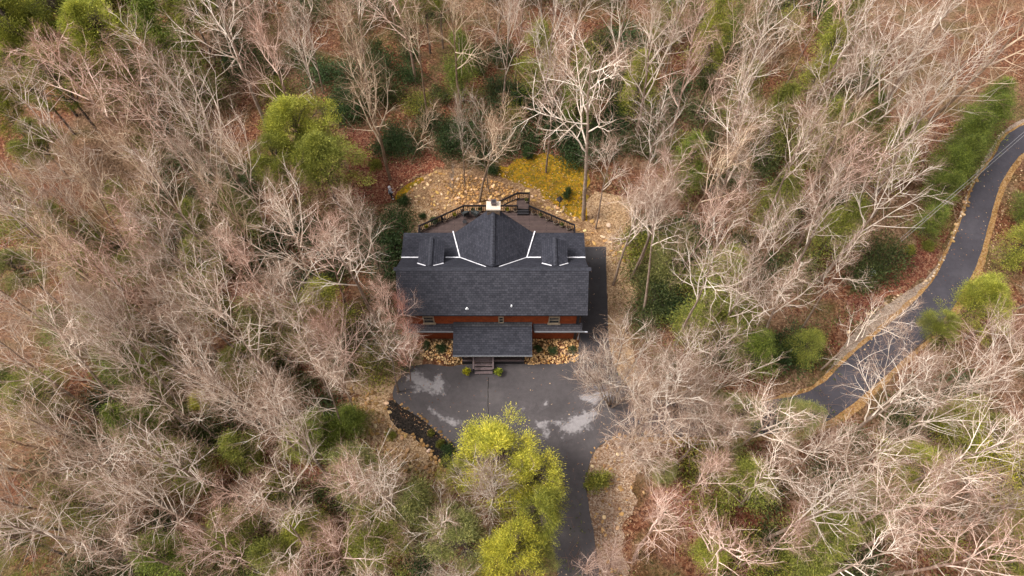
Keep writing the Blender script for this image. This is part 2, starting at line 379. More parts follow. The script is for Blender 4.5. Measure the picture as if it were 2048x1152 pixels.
zone('gravel_bank', [(1185, 905), (1225, 880), (1300, 872), (1290, 930), (1260, 960), (1275, 1010), (1240, 1060), (1262, 1160), (1262, 1260), (1200, 1260), (1190, 1100), (1170, 965)], 'bank', .016, jit=.35, seed=13)
zone('gravel_verge', [(1618, 790), (1660, 740), (1700, 665), (1796, 593), (1861, 555), (1905, 475), (1935, 381), (1960, 330), (2003, 262), (2070, 225), (2070, 250), (2000, 300), (1950, 365), (1925, 450), (1880, 560), (1830, 600), (1720, 710), (1650, 790)], 'gravel', .018, jit=.15, seed=14)
zone('road_shoulder', [(1600, 795), (1700, 702), (1828, 592), (1868, 556), (1915, 446), (1942, 366), (1985, 310), (2000, 272), (2050, 243), (2110, 230), (2110, 320), (2062, 300), (2016, 362), (1998, 410), (1978, 495), (1962, 560), (1900, 650), (1800, 740), (1700, 840), (1600, 880), (1400, 888), (1230, 885), (1200, 860)], 'shoulder', .026, jit=.12, seed=15)
zone('mulch_bed', [(768, 802), (790, 800), (850, 842), (908, 893), (925, 930), (905, 940), (878, 928), (838, 880), (785, 852)], 'mulch', .030, jit=.12, seed=17)
LOT = [(1165, 600), (1168, 498), (1168, 494), (1171, 494), (1209, 494), (1212, 494), (1212, 498), (1214, 580), (1217, 690), (1232, 745), (1262, 782), (1330, 805), (1450, 808), (1560, 800), (1636, 778), (1700, 712), (1770, 655), (1836, 597), (1875, 552), (1922, 446), (1947, 365), (1990, 312), (2006, 274), (2048, 249), (2120, 215), (2140, 255), (2048, 299), (2004, 356), (1988, 405), (1967, 491), (1947, 548), (1890, 640), (1790, 735), (1680, 830), (1600, 866), (1400, 876), (1240, 873), (1205, 885), (1184, 908), (1171, 960), (1178, 1020), (1190, 1080), (1200, 1160), (1215, 1300), (1120, 1300), (1120, 1152), (1090, 1060), (1010, 990), (930, 925), (905, 893), (850, 842), (786, 803), (784, 780), (805, 750), (845, 725), (900, 735), (925, 728), (1050, 728), (1150, 728), (1160, 676)]
zone('driveway', LOT, 'drive', .042, jit=.05, smooth=1, cell=.2, seed=20)
PALE = [[(805, 735), (850, 742), (862, 755), (878, 752), (893, 770), (885, 790), (868, 795), (858, 785), (835, 790), (812, 768)],
       [(858, 812), (875, 815), (885, 826), (905, 834), (925, 842), (928, 855), (905, 852), (890, 860), (884, 840), (868, 832)],
       [(1060, 835), (1090, 838), (1100, 850), (1105, 870), (1085, 880), (1070, 860)], [(1108, 838), (1150, 828), (1190, 808), (1200, 830), (1180, 855), (1150, 872), (1128, 880), (1118, 862)],
       [(1042, 808), (1052, 811), (1046, 818), (1038, 815)], [(1060, 807), (1069, 810), (1062, 814)], [(1083, 806), (1094, 804), (1092, 812), (1080, 818)], [(1026, 812), (1034, 812), (1030, 816)], [(1150, 790), (1200, 770), (1225, 790), (1200, 815), (1160, 812)]]
def grow(poly_, k=9):
    cx = sum(p[0] for p in poly_)/len(poly_); cy = sum(p[1] for p in poly_)/len(poly_)
    return [(u+(u-cx)/max(1, math.hypot(u-cx, v-cy))*k, v+(v-cy)/max(1, math.hypot(u-cx, v-cy))*k) for u, v in poly_]
RI = LOT.index((1262, 782)); RJ = LOT.index((1240, 873))
zone('road', LOT[RI:RJ+1], 'road', .0455, jit=.05, seed=22)
PALE = [grow(d, 7) for d in PALE]
for i, d in enumerate(PALE):
    zone('pale_patch', d, 'palepatch', .047+.004*i, jit=.12, cell=.1, smooth=0, seed=30+i, fine=.12)  # paler asphalt colour in ragged patches over the driveway
zone('dark_strip', [(1169, 496), (1211, 496), (1213, 580), (1216, 690), (1229, 745), (1200, 740), (1160, 726), (1160, 676), (1165, 600)], 'darkdrive', .0465, jit=.1, seed=21, smooth=0)  # strip of darker asphalt colour along the cabin's right side
zone('asphalt_crack', [(976, 755), (977.2, 755), (976.6, 800), (978.2, 850), (977, 850), (975.4, 800)], 'mulch', .046, jit=.05, cell=.05, smooth=0, seed=51)
# ------------------------------------------------------------------ cabin
HX = -1.46
def hp(x, y, z): return (HX+x, y, z)
cab = empty('cabin', (HX, 27.5, 0), 'red log cabin with dark shingle roofs, white roof flashing and a stone chimney', 'house')
cab_inv = Vector(cab.location)
class HB(MB):
    def build(s, name, m, parent=None, smooth=False, color=None):
        p = parent or cab; off = cab_inv
        s.v = [(a-off.x, b-off.y, c-off.z) for a, b, c in s.v]
        return super().build(name, m, p, smooth, color)
HW = 6.56
b = HB()
b.face([hp(-HW, 24.4, -.6), hp(HW, 24.4, -.6), hp(HW, 24.4, 5.3), hp(-HW, 24.4, 5.3)], [(0, 0), (13.1, 0), (13.1, 5.9), (0, 5.9)])
for s in (-1, 1):
    P = [hp(s*HW, 24.4, -.6), hp(s*HW, 31., -.6), hp(s*HW, 31., 4.84), hp(s*HW, 28.8, 5.2), hp(s*HW, 26.5, 7.3), hp(s*HW, 24.4, 5.3)]
    b.face(P, [(p[1], p[2]) for p in P])
b.face([hp(-HW, 31, -.6), hp(HW, 31, -.6), hp(HW, 31, 4.84), hp(-HW, 31, 4.84)], [(0, 0), (13.1, 0), (13.1, 5.4), (0, 5.4)])
b.face([hp(-3, 31.02, 4.84), hp(3, 31.02, 4.84), hp(0, 31.1, 7.2)], [(0, 5.4), (6, 5.4), (3, 8)])
b.build('wall', M['log'])
b = HB()                                                       # log courses standing proud of the front wall
k = 0; z = .12
while z < 5.0:
    for x0, x1 in ((-HW+.02, -3.06), (3.06, HW-.02)) if z < 2.6 else ((-HW+.02, HW-.02),):
        b.tube([hp(x0, 24.38, z), hp(x1, 24.38, z)], .105, 8)
    z += .205
b.build('log_course', simple('red_logs', (.18, .032, .005), .6, .25, .3, 2.5))
for x in (-HW, HW): b = HB(); b.box(hp(x, 24.34, 2.2), (.22, .26, 5.4)); b.build('corner_post', M['black'])
# roofs
RY, RZ = 26.5, 7.4
FE = (23.86, 4.94); BK = (28.8, 5.3); BE = (31.42, 4.9)
b = HB(); b.slab([hp(-7.15, *FE), hp(7.15, *FE), hp(7.15, RY, RZ), hp(-7.15, RY, RZ)], .12)
roof = b.build('roof', M['shingle'], color=(1, 1, 1, 1))
b = HB()
b.slab([hp(7.15, *BK), hp(-7.15, *BK), hp(-7.15, RY+.002, RZ-.003), hp(7.15, RY+.002, RZ-.003)], .1)
b.slab([hp(7.28, *BE), hp(-7.28, *BE), hp(-7.22, BK[0]+.01, BK[1]-.012), hp(7.22, BK[0]+.01, BK[1]-.012)], .1)
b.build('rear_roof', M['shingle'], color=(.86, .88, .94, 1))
def caps(b, p0, p1, wdt, drop, step=.22, axis='x'):
    p0 = Vector(p0); p1 = Vector(p1); d = p1-p0; n = max(1, int(d.length/step)); side = Vector((0, 1, 0)) if axis == 'x' else Vector((1, 0, 0))
    for i in range(n):
        a = p0+d*i/n; c = p0+d*(i+1.12)/n; up = Vector((0, 0, .035+.012*(i % 2))); u2 = Vector((0, 0, .02))
        l1 = a-side*wdt+Vector((0, 0, -drop))+up; l2 = c-side*wdt+Vector((0, 0, -drop))+u2
        r1 = a+side*wdt+Vector((0, 0, -drop))+up; r2 = c+side*wdt+Vector((0, 0, -drop))+u2
        b.face([l1, l2, c+u2, a+up]); b.face([a+up, c+u2, r2, r1]); b.face([l1, a+up, r1, (l1+r1)/2])
M['capsh'] = simple('ridge_shingles', (.04, .04, .05), .85, .2, .35, 6)
b = HB(); caps(b, hp(-7.3, RY, RZ+.03), hp(7.3, RY, RZ+.03), .17, .15); 
b.build('ridge_cap', M['capsh'])
# cross gable
GS = .81
b = HB()
for s in (-1, 1):
    P = [hp(s*3.25, 31.38, RZ-GS*3.25), hp(s*2.55, BK[0]-.05, RZ-GS*2.55), hp(0, RY+.1, RZ+.01), hp(0, 32.1, RZ+.01)]
    e = Vector(P[0])-Vector(P[1])
    if s > 0: P = [P[0], P[3], P[2], P[1]]
    else: P = [P[1], P[2], P[3], P[0]]
    P = P[::1]
    Q = [Vector(p)+Vector((0, 0, .05)) for p in P]
    # shingle courses run north-south: u along y, v up the slope
    uv = [(p.y, (3.3-abs(p.x-HX))*1.28) for p in Q]
    if s < 0: Q = Q[::-1]; uv = uv[::-1]
    nrm = (Q[1]-Q[0]).cross(Q[2]-Q[0])
    if nrm.z < 0: Q = Q[::-1]; uv = uv[::-1]
    b.face(Q, uv); D = [q-Vector((0, 0, .1)) for q in Q]; b.face(D[::-1])
    for i in range(4): j = (i+1) % 4; b.face([Q[i], D[i], D[j], Q[j]])
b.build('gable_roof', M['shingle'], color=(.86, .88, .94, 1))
b = HB(); caps(b, hp(0, RY+.3, RZ+.09), hp(0, 31.6, RZ+.09), .15, .09, axis='y'); b.build('ridge_cap', M['capsh'])
b = HB()
for s in (-1, 1): b.beam(hp(s*3.24, 31.42, RZ-GS*3.24-.12), hp(0, 32.14, RZ-.12), .05, .2)
b.build('fascia', M['black'])
# dormers
for dx in (-4.72, 4.72):
    b = HB(); rz_ = 6.95
    for s in (-1, 1):
        P = [hp(dx+s*.98, 29.55, rz_-.49), hp(dx+s*.98, 27.55, rz_-.49), hp(dx, 26.9, rz_), hp(dx, 29.55, rz_)]
        uv = [(p[1], (1-abs(p[0]-HX-dx))*1.1) for p in P]
        if s < 0: P = P[::-1]; uv = uv[::-1]
        Q = [Vector(p) for p in P]
        if (Q[1]-Q[0]).cross(Q[2]-Q[0]).z < 0: Q = Q[::-1]; uv = uv[::-1]
        b.face(Q, uv); D = [q-Vector((0, 0, .08)) for q in Q]; b.face(D[::-1])
        for i in range(4): j = (i+1) % 4; b.face([Q[i], D[i], D[j], Q[j]])
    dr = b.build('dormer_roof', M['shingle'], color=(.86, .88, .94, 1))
    b = HB()
    b.box(hp(dx, 28.4, 5.8), (1.6, 1.9, 1.2)); b.face([hp(dx-.8, 29.36, 6.38), hp(dx+.8, 29.36, 6.38), hp(dx, 29.36, 6.85)])
    b.build('dormer_wall', M['log'])
    b = HB(); b.box(hp(dx, 29.37, 5.9), (.8, .06, .7)); fr = b.build('window', M['beige'])
    b = HB(); b.box(hp(dx, 29.41, 5.9), (.66, .04, .56)); o = b.build('pane', M['glass']); o.parent = fr
    b = HB(); caps(b, hp(dx, 27.0, rz_+.05), hp(dx, 29.55, rz_+.05), .14, .06, axis='y'); b.build('ridge_cap', M['capsh'])
# white flashing
def strip(p, q, wd=.11):
    wd *= .5
    p = Vector(p); q = Vector(q); n = max(3, int((q-p).length/.12)); b = HB(); d = (q-p)/n
    side = Vector((-d.y, d.x, 0)).normalized()
    rnd = random.Random(int(p.x*100))
    L = []
    for i in range(n+1):
        c = p+d*i; w0 = wd*(.42+.16*rnd.random()); L.append((c-side*w0, c+side*w0))
    for i in range(n):
        b.face([L[i][0], L[i+1][0], L[i+1][1], L[i][1]]); dn = Vector((0, 0, -.05))
        b.face([L[i][0]+dn, L[i+1][0]+dn, L[i+1][0], L[i][0]]); b.face([L[i][1], L[i+1][1], L[i+1][1]+dn, L[i][1]+dn])
    return b.build('flashing', M['white'])
for s in (-1, 1):
    strip(hp(s*7.2, BK[0]-.02, BK[1]+.06), hp(s*5.75, BK[0]-.02, BK[1]+.06), .2)
    strip(hp(s*3.72, BK[0]-.02, BK[1]+.06), hp(s*2.62, BK[0]-.02, BK[1]+.06), .2)
    strip(hp(s*2.62, BK[0]-.02, BK[1]+.07), hp(s*3.3, 31.5, 4.93+.1), .17)
    strip(hp(s*2.62, BK[0]-.02, BK[1]+.07), hp(s*.5, RY+.35, RZ-.3), .13)
for dx in (-4.72, 4.72):
    for s in (-1, 1): strip(hp(dx+s*1.0, 27.5, 6.56), hp(dx+s*.3, 27.02, 6.98), .13)
# chimney
b = HB(); b.box(hp(.02, 31.92, 3.7), (1.0, .7, 8.1)); ch = b.build('chimney', M['stonewall'])
b = HB(); b.box(hp(.02, 31.9, 7.84), (1.1, .8, .14)); o = b.build('chimney_cap', M['cap']); o.parent = ch
b = HB(); b.box(hp(.05, 32.02, 8.05), (.36, .34, .28)); b.box(hp(.05, 32.02, 8.25), (.44, .42, .05)); o = b.build('flue', M['flue']); o.parent = ch
b = HB(); b.box(hp(.05, 32.02, 8.28), (.3, .28, .02)); q_ = b.build('flue_opening', M['black']); q_.parent = ch
# front skirt roof, gutter, porch
b = HB()
b.slab([hp(-6.95, 23.78, 2.5), hp(-2.9, 23.78, 2.5), hp(-2.9, 24.33, 2.82), hp(-6.95, 24.33, 2.82)], .08)
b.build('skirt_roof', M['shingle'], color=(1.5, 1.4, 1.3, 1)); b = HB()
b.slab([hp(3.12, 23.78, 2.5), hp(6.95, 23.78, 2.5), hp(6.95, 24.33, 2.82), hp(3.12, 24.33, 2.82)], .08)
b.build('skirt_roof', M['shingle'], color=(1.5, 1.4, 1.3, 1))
for x0, x1 in ((-7.1, -3.0), (3.2, 7.15)):
    b = HB(); b.box(hp((x0+x1)/2, 23.71, 2.46), (x1-x0, .11, .1)); b.build('gutter', M['metal'])
b = HB(); b.tube([hp(6.95, 23.71, 2.4), hp(6.85, 24.2, 2.1), hp(6.82, 24.2, 0.1)], .055, 8); b.build('downspout', simple('pale_downspout', (.5, .48, .5), .4))
b = HB(); b.box(hp(7.22, 23.71, 2.47), (.28, .09, .06)); b.build('gutter_end', simple('pale_gutter', (.45, .45, .5), .4))
b = HB(); b.tube([hp(-6.3, 24.2, 0), hp(-6.3, 24.2, 2.4)], .05); b.build('downspout', M['metal'])
PX0, PX1 = -3.1, 3.02
b = HB()
b.slab([hp(PX0, 21.77, 2.3), hp(PX1, 21.77, 2.3), hp(PX1, 23.95, 2.93), hp(PX0, 23.95, 2.93)], .1)
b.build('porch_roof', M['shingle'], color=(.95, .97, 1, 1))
b = HB(); b.slab([hp(PX0, 23.96, 2.925), hp(PX1, 23.96, 2.925), hp(PX1, 24.28, 3.06), hp(PX0, 24.28, 3.06)], .1)
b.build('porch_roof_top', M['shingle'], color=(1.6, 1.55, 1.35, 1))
b = HB(); b.box(hp(-.04, 21.73, 2.26), (6.14, .07, .1)); b.build('porch_gutter', M['metal'])
b = HB()
b.face([hp(-2.45, 22.05, .75), hp(2.4, 22.05, .75), hp(2.4, 24.3, .75), hp(-2.45, 24.3, .75)], [(0, 0), (4.9, 0), (4.9, 2.3), (0, 2.3)])
b.build('porch_floor', M['deck'])
b = HB(); b.box(hp(-2.1, 22.08, .34), (.75, .05, .7)); b.box(hp(1.15, 22.08, .34), (2.55, .05, .7)); b.build('porch_skirt', M['black'])
b = HB(); b.box(hp(-2.1, 22.03, .7), (.75, .06, .09)); b.box(hp(1.15, 22.03, .7), (2.55, .06, .09)); b.build('porch_trim', M['stairwood'])
for x in (-2.4, -1.6, .02, 2.35):
    b = HB(); b.box(hp(x, 22.15, 1.5), (.14, .14, 1.5)); b.build('porch_post', M['black'])
b = HB()
for x0, x1 in ((-2.4, -1.6), (.02, 2.35)):
    b.box(hp((x0+x1)/2, 22.12, 1.6), (x1-x0, .1, .06))
    k = int((x1-x0)/.14)
    for i in range(1, k): b.box(hp(x0+(x1-x0)*i/k, 22.12, 1.17), (.035, .035, .84))
b.build('porch_railing', M['black'])
# steps
SX = -.79; SWD = 1.42
for i in range(4):
    b = HB(); y = 22.0-.3*i; z = .72-.185*i
    if i == 0: b.box(hp(SX, 22.12, .77), (SWD, .5, .05))
    else: b.box(hp(SX, 22.02-.25*i, .77-.19*i), (SWD, .27, .05))
    b.build('step', M['stairwood'])
b = HB()
for i in range(1, 4): b.box(hp(SX, 22.13-.25*i+.0, .66-.19*i+.075), (SWD, .03, .15))
b.build('riser', M['black'])
for s in (-1, 1):
    b = HB(); x = SX+s*(SWD/2+.06); b.beam(hp(x, 22.2, 1.62), hp(x, 21.25, .95), .12, .05)
    r_ = b.build('handrail', M['stairwood'])
    b = HB(); b.box(hp(x, 21.3, .48), (.09, .09, .96)); b.box(hp(x, 21.8, .65), (.04, .04, 1.1)); b.box(hp(x, 21.55, .55), (.04, .04, 1.0)); o = b.build('newel', M['black']); o.parent = r_
b = HB(); b.box(hp(-.3, 24.3, 1.75), (.95, .08, 2.0)); dr = b.build('door', M['stairwood'])
b = HB(); b.box(hp(-.02, 24.24, 1.7), (.05, .06, .12)); o = b.build('handle', M['metal']); o.parent = dr
def window(x, z, wd, ht):
    b = HB(); t = .07; y = 24.24
    for s in (-1, 1): b.box(hp(x+s*(wd/2-t/2), y, z), (t, .1, ht)); b.box(hp(x, y, z+s*(ht/2-t/2)), (wd-2*t, .1, t))
    b.box(hp(x, y+.005, z), (wd-2*t, .07, .05))
    b.box(hp(x, y-.02, z-ht/2-.03), (wd+.14, .16, .06))
    fr = b.build('window', M['beige'])
    b = HB(); b.box(hp(x, y+.03, z), (wd-2*t, .03, ht-2*t)); o = b.build('pane', M['glass']); o.parent = fr
window(-4.98, 3.5, .86, 1.1); window(.62, 3.5, .42, 1.0); window(4.72, 3.45, .86, 1.1)
for u, v, k in ((934, 618, 0), (1023, 613, 1)):
    # the pipe stands on the front roof slope
    dx_, dy_, dz_ = ray(u, v); sl_ = (RZ-FE[1])/(RY-FE[0])
    s_ = (CAMZ-(FE[1]-sl_*FE[0]))/(sl_*dy_-dz_); p = Vector((dx_*s_, dy_*s_, CAMZ+dz_*s_))
    b = HB(); b.tube([p-Vector((0, 0, .05)), p+Vector((0, 0, .2))], .05, 10)
    b.box(p+Vector((0, 0, .01)), (.24 if k == 0 else .12, .08, .05)); b.build('roof_vent', M['vent'])
# ------------------------------------------------------------------ deck behind
DZ = 1.7
dk = empty('deck', (HX, 33.5, DZ), 'dark brown wooden deck with black baluster railing behind the cabin', 'deck')
class DB(MB):
    def build(s, name, m, parent=None, smooth=False, color=None):
        off = dk.location; s.v = [(a-off.x, b_-off.y, c-off.z) for a, b_, c in s.v]
        return super().build(name, m, parent or dk, smooth, color)
C0 = Vector((-7.93, 33.7, DZ)); C1 = Vector((-4.21, 35.85, DZ)); C2 = Vector((.48, 35.85, DZ)); C3 = Vector((1.48, 35.85, DZ)); C4 = Vector((5.34, 33.8, DZ))
CL = Vector((-7.93, 31.1, DZ)); CR = Vector((5.34, 31.1, DZ))
P = [CL, CR, C4, C3, C1, C0]; b = DB()
b.face(P, [(p.x+9, p.y-30) for p in P]); Q = [p-Vector((0, 0, .25)) for p in P]
for i in range(6): b.face([P[i], Q[i], Q[(i+1) % 6], P[(i+1) % 6]])
b.face(Q[::-1]); b.build('deck_floor', M['deck'])
L0 = DZ+.42; b = DB(); P = [Vector((.42, 35.87, L0)), Vector((1.52, 35.87, L0)), Vector((1.52, 36.95, L0)), Vector((.42, 36.95, L0))]
b.face(P, [(p.x+9, p.y-30) for p in P]); Q = [p-Vector((0, 0, .2)) for p in P]
for i in range(4): b.face([P[i], Q[i], Q[(i+1) % 4], P[(i+1) % 4]])
b.build('landing', M['deck'])
b = DB(); b.box((.97, 35.6, DZ+.1), (1.0, .24, .2)); b.box((.97, 35.76, DZ+.26), (1.0, .2, .14)); b.build('step', M['black'])
M['deckrail'] = simple('dark_rail_cap', (.02, .015, .016), .7, .15)
def rail(a, b_, z0=0, z1=0, ends=(1, 1)):
    a = a+Vector((0, 0, z0)); b_ = b_+Vector((0, 0, z1)); d = b_-a; L = d.length
    q = DB(); q.beam(a+Vector((0, 0, .95)), b_+Vector((0, 0, .95)), .09, .045); rr = q.build('railing', M['deckrail'])
    q = DB(); q.beam(a+Vector((0, 0, .84)), b_+Vector((0, 0, .84)), .05, .09); q.beam(a+Vector((0, 0, .1)), b_+Vector((0, 0, .1)), .05, .09); q.build('rail_bar', M['black'], rr)
    n = max(2, int(L/.155)); pm = None
    for i in range(1, n):
        p = a+d*i/n-Vector(dk.location)
        if pm is None:
            q = MB(); q.box((0, 0, .47), (.042, .042, .74)); pm = q.mesh('baluster'); pm.materials.append(M['black'])
        o = link('baluster', pm, None, rr); o.location = p; o.rotation_euler.z = math.atan2(d.y, d.x)
    k = max(1, round(L/1.8))
    for i in range(k+1):
        if (i == 0 and not ends[0]) or (i == k and not ends[1]): continue
        q = DB(); c = a+d*i/k; q.box(c+Vector((0, 0, .42)), (.1, .1, 1.15)); q.build('post', M['black'])
rail(CL+Vector((0, .3, 0)), C0, ends=(1, 0)); rail(C0, C1); rail(C1, C2, ends=(0, 1))
rail(C3, C4); rail(C4, CR+Vector((0, .3, 0)), ends=(0, 1))
rail(Vector((.45, 36.9, L0)), Vector((1.5, 36.9, L0)), ends=(1, 1)); rail(Vector((1.5, 36.9, L0)), Vector((1.5, 35.9, L0)), ends=(0, 0))
rail(Vector((-1.1, 36.25, L0-.35)), Vector((.45, 36.9, L0)), ends=(1, 0))
b = DB(); 
for p in (CL, C0, C1, C2, C3, C4, CR, Vector((.5, 36.85, 0)), Vector((1.45, 36.85, 0))): b.box((p.x*.995, p.y-.1, .2), (.16, .16, 2.6))
b.build('support_post', M['black'])
# ------------------------------------------------------------------ rocks
def rockmesh(seed, flat=1.):
    bm = bmesh.new(); bmesh.ops.create_icosphere(bm, subdivisions=2, radius=1); rnd = random.Random(seed)
    o = Vector((rnd.random()*9, rnd.random()*9, seed)); cuts = [Vector((rnd.gauss(0, 1), rnd.gauss(0, 1), rnd.gauss(0, 1))).normalized() for _ in range(7)]
    for v in bm.verts:
        p = v.co.copy(); r = 1+.35*noise.noise(p*1.3+o)
        p *= r
        for c in cuts:
            d = p.dot(c)
            if d > .6: p -= c*(d-.6)*.95
        v.co = (p.x, p.y*.8, p.z*.62*flat)
    me = bpy.data.meshes.new('rock'); bm.to_mesh(me); bm.free(); me.materials.append(M['rock']); return me
ROCKS = [rockmesh(i) for i in range(8)]; FLAT = [rockmesh(20+i, .22) for i in range(6)]
rr = random.Random(5)
ROCKN = [0]
def poly_rand(P, rnd):
    xs = [p[0] for p in P]; ys = [p[1] for p in P]
    while True:
        q = (rnd.uniform(min(xs), max(xs)), rnd.uniform(min(ys), max(ys)))
        if inside(q, P): return q
def area(P): return abs(sum(P[i][0]*P[(i+1) % len(P)][1]-P[(i+1) % len(P)][0]*P[i][1] for i in range(len(P))))/2
RV = [(np.array([v.co[:] for v in m.vertices]), np.array([p.vertices[:] for p in m.polygons])) for m in ROCKS]
def rockbed(pix, n_ind, size, dens_, label, group, stufflabel, z0=0, color=(1, 1, 1, 1)):
    P = [tuple(at(u, v)[:2]) for u, v in pix]; A = area(P)
    sizes = sorted([size*rr.uniform(.55, 1.35)**1.3 for _ in range(int(A*dens_))], reverse=True)
    VV = []; FF = []; n0 = 0
    for i, s in enumerate(sizes):
        x, y = poly_rand(P, rr); z = h(x, y)+z0+s*.15+rr.uniform(0, .05)
        if i < n_ind:
            o = link('rock', rr.choice(ROCKS)); o.location = (x, y, z); o.scale = (s, s, s*rr.uniform(.7, 1)); o.rotation_euler = (rr.uniform(-.3, .3), rr.uniform(-.3, .3), rr.uniform(0, 6.3))
            g = rr.uniform(.7, 1.15); o.color = (g*color[0], g*color[1]*rr.uniform(.9, 1.05), g*color[2]*rr.uniform(.8, 1.1), 1)
            tag(o, label, 'rock', group)
        else:
            vv, ff = rr.choice(RV); t = rr.uniform(0, 6.3); c, s_ = math.cos(t), math.sin(t)
            w_ = vv@np.array([[c, s_, 0], [-s_, c, 0], [0, 0, 1]])*s+np.array([x, y, z]); VV.append(w_); FF.append(ff+n0); n0 += len(vv)
    if VV:
        me = bpy.data.meshes.new('rock_bed'); me.from_pydata(np.concatenate(VV).tolist(), [], np.concatenate(FF).tolist())
        o = link('rock_bed', me, M['rock'], color=color); tag(o, stufflabel, kind='stuff')
    return P
BL = [(845, 680), (928, 680), (928, 729), (880, 729), (840, 712), (838, 690)]
BR = [(1055, 679), (1157, 679), (1156, 722), (1120, 729), (1047, 729)]
rockbed(BL, 40, .075, 60, 'tan stone in the rock bed under the cabin wall left of the porch', 'stones in the rock bed left of the porch', 'small tan stones filling the bed left of the porch', .04, (1.2, 1.02, .75, 1))
rockbed(BR, 60, .078, 64, 'tan stone in the rock bed under the cabin wall right of the porch', 'stones in the rock bed right of the porch', 'small tan stones filling the bed right of the porch', .04, (1.2, 1.02, .75, 1))
rockbed([(893, 365), (925, 348), (1000, 365), (1045, 385), (1035, 402), (925, 415), (905, 398)], 85, .125, 30, 'pale stone in the rock garden behind the chimney', 'stones in the rock garden behind the chimney', 'small pale stones filling the rock garden behind the chimney', .03, (1.3, 1.22, 1.15, 1))
rockbed([(700, 775), (765, 785), (790, 850), (860, 885), (900, 950), (900, 1010), (850, 1005), (770, 940), (690, 860)], 55, .15, 9, 'tan stone on the bank below the driveway, left of the mulch bed', 'stones on the bank below the driveway', 'small tan stones scattered over the bank below the driveway', 0)
rockbed([(1185, 905), (1225, 885), (1290, 878), (1260, 950), (1270, 1010), (1240, 1060), (1255, 1152), (1200, 1152), (1176, 965)], 16, .13, 3, 'stone on the gravel bank right of the lower driveway', 'stones on the gravel bank', 'small stones over the gravel bank right of the lower driveway', 0, (1.1, 1.1, 1.15, 1))
rockbed([(1890, 480), (1925, 400), (1945, 350), (1960, 330), (1955, 360), (1935, 420), (1915, 470), (1880, 530), (1860, 545)], 14, .16, 4, 'tan stone on the verge left of the curving road', 'stones on the road verge', 'small tan stones on the verge left of the curving road', 0)
# flagstones
FS = .68
def flags(pix, n, size, label, group, color=(.95, .92, .88, 1)):
    P = [tuple(at(u, v)[:2]) for u, v in pix]; pts = []
    tries = 0
    while len(pts) < n and tries < 4000:
        tries += 1; q = poly_rand(P, rr); s = FS*size*rr.uniform(.45, 1.3)
        if all((q[0]-a)**2+(q[1]-b)**2 > (.75*(s+t))**2 for a, b, t in pts): pts.append((q[0], q[1], s))
    for x, y, s in pts:
        o = link('flagstone', rr.choice(FLAT)); o.location = (x, y, h(x, y)+.05); o.scale = (s, s*rr.uniform(.7, 1.2), .3); o.rotation_euler.z = rr.uniform(0, 6.3)
        g = rr.uniform(.8, 1.15); o.color = (g*color[0], g*color[1]*rr.uniform(.9, 1.05), g*color[2]*rr.uniform(.7, 1.1), 1); tag(o, label, 'flagstone', group)
flags([(795, 400), (845, 352), (890, 340), (893, 370), (920, 412), (870, 425), (830, 410)], 55, .30, 'flat tan flagstone in the garden left of the rock garden', 'flagstones left of the rock garden')
flags([(1040, 372), (1080, 388), (1150, 440), (1160, 465), (1110, 430), (1062, 402), (1045, 388)], 26, .34, 'flat tan flagstone on the path between deck railing and mossy lawn', 'flagstones between deck and mossy lawn')
flags([(1160, 442), (1210, 440), (1270, 490), (1240, 540), (1218, 520), (1216, 498), (1172, 490)], 26, .36, 'flat tan flagstone on the path right of the cabin', 'flagstones right of the cabin')
# edgings
def edging(pix, label, size=.13, step=.27, color=(1.1, 1.1, 1.15, 1), name='stone_edging'):
    L = [at(u, v) for u, v in pix]; P = dens(L, step, 0, 1, closed=False); VV = []; FF = []; n0 = 0
    for x, y in P:
        x += rr.uniform(-.1, .1); y += rr.uniform(-.1, .1); s = .8*size*rr.uniform(.4, 1.4)
        if rr.random() < .12: continue
        vv, ff = rr.choice(RV); t = rr.uniform(0, 6.3); c, s_ = math.cos(t), math.sin(t)
        VV.append(vv@np.array([[c, s_, 0], [-s_, c, 0], [0, 0, 1]])*s+np.array([x, y, h(x, y)+.05])); FF.append(ff+n0); n0 += len(vv)
    me = bpy.data.meshes.new(name); me.from_pydata(np.concatenate(VV).tolist(), [], np.concatenate(FF).tolist())
    tag(link(name, me, M['rock'], color=color), label, kind='stuff')
edging([(786, 388), (800, 372), (845, 348), (880, 333)], 'row of pale stones dividing red leaves from the garden moss')
edging([(800, 408), (835, 405), (870, 409), (900, 412)], 'row of pale stones along the garden edge left of the deck', .15)
edging([(1000, 350), (1040, 362), (1085, 382), (1120, 410), (1150, 436)], 'curved row of pale stones between flagstone path and mossy lawn', .12)
edging([(1035, 315), (1100, 300), (1150, 312), (1175, 340)], 'row of stones along the far side of the mossy lawn', .11)
edging([(788, 802), (850, 840), (880, 866), (908, 893)], 'low stone row along the driveway edge above the mulch bed', .16, .24)
edging([(775, 850), (838, 880), (878, 925), (905, 960)], 'stone row below the dark mulch bed', .2, .33, (1, .95, .9, 1))
edging([(1182, 905), (1200, 885), (1240, 872), (1300, 868), (1400, 872)], 'stone row along the driveway fork right of the bright trees', .18, .36)
edging([(1690, 667), (1745, 625), (1796, 593), (1861, 558)], 'stone row above the gravel verge, below the red leaves', .2, .33)
edging([(1861, 558), (1885, 520), (1906, 475), (1925, 420), (1937, 381), (1957, 340), (2003, 264)], 'long stone row along the left side of the curving road', .15, .33)
edging([(1722, 705), (1780, 640), (1830, 596)], 'line of small stones between gravel verge and road', .11, .3)
edging([(2060, 322), (2022, 372), (2004, 430), (1985, 500), (1972, 560)], 'line of small stones right of the curving road', .1, .35)
edging([(735, 330), (745, 300), (740, 285), (755, 310)], 'short curved line of stones in the leaves behind the olive tree', .12, .3)
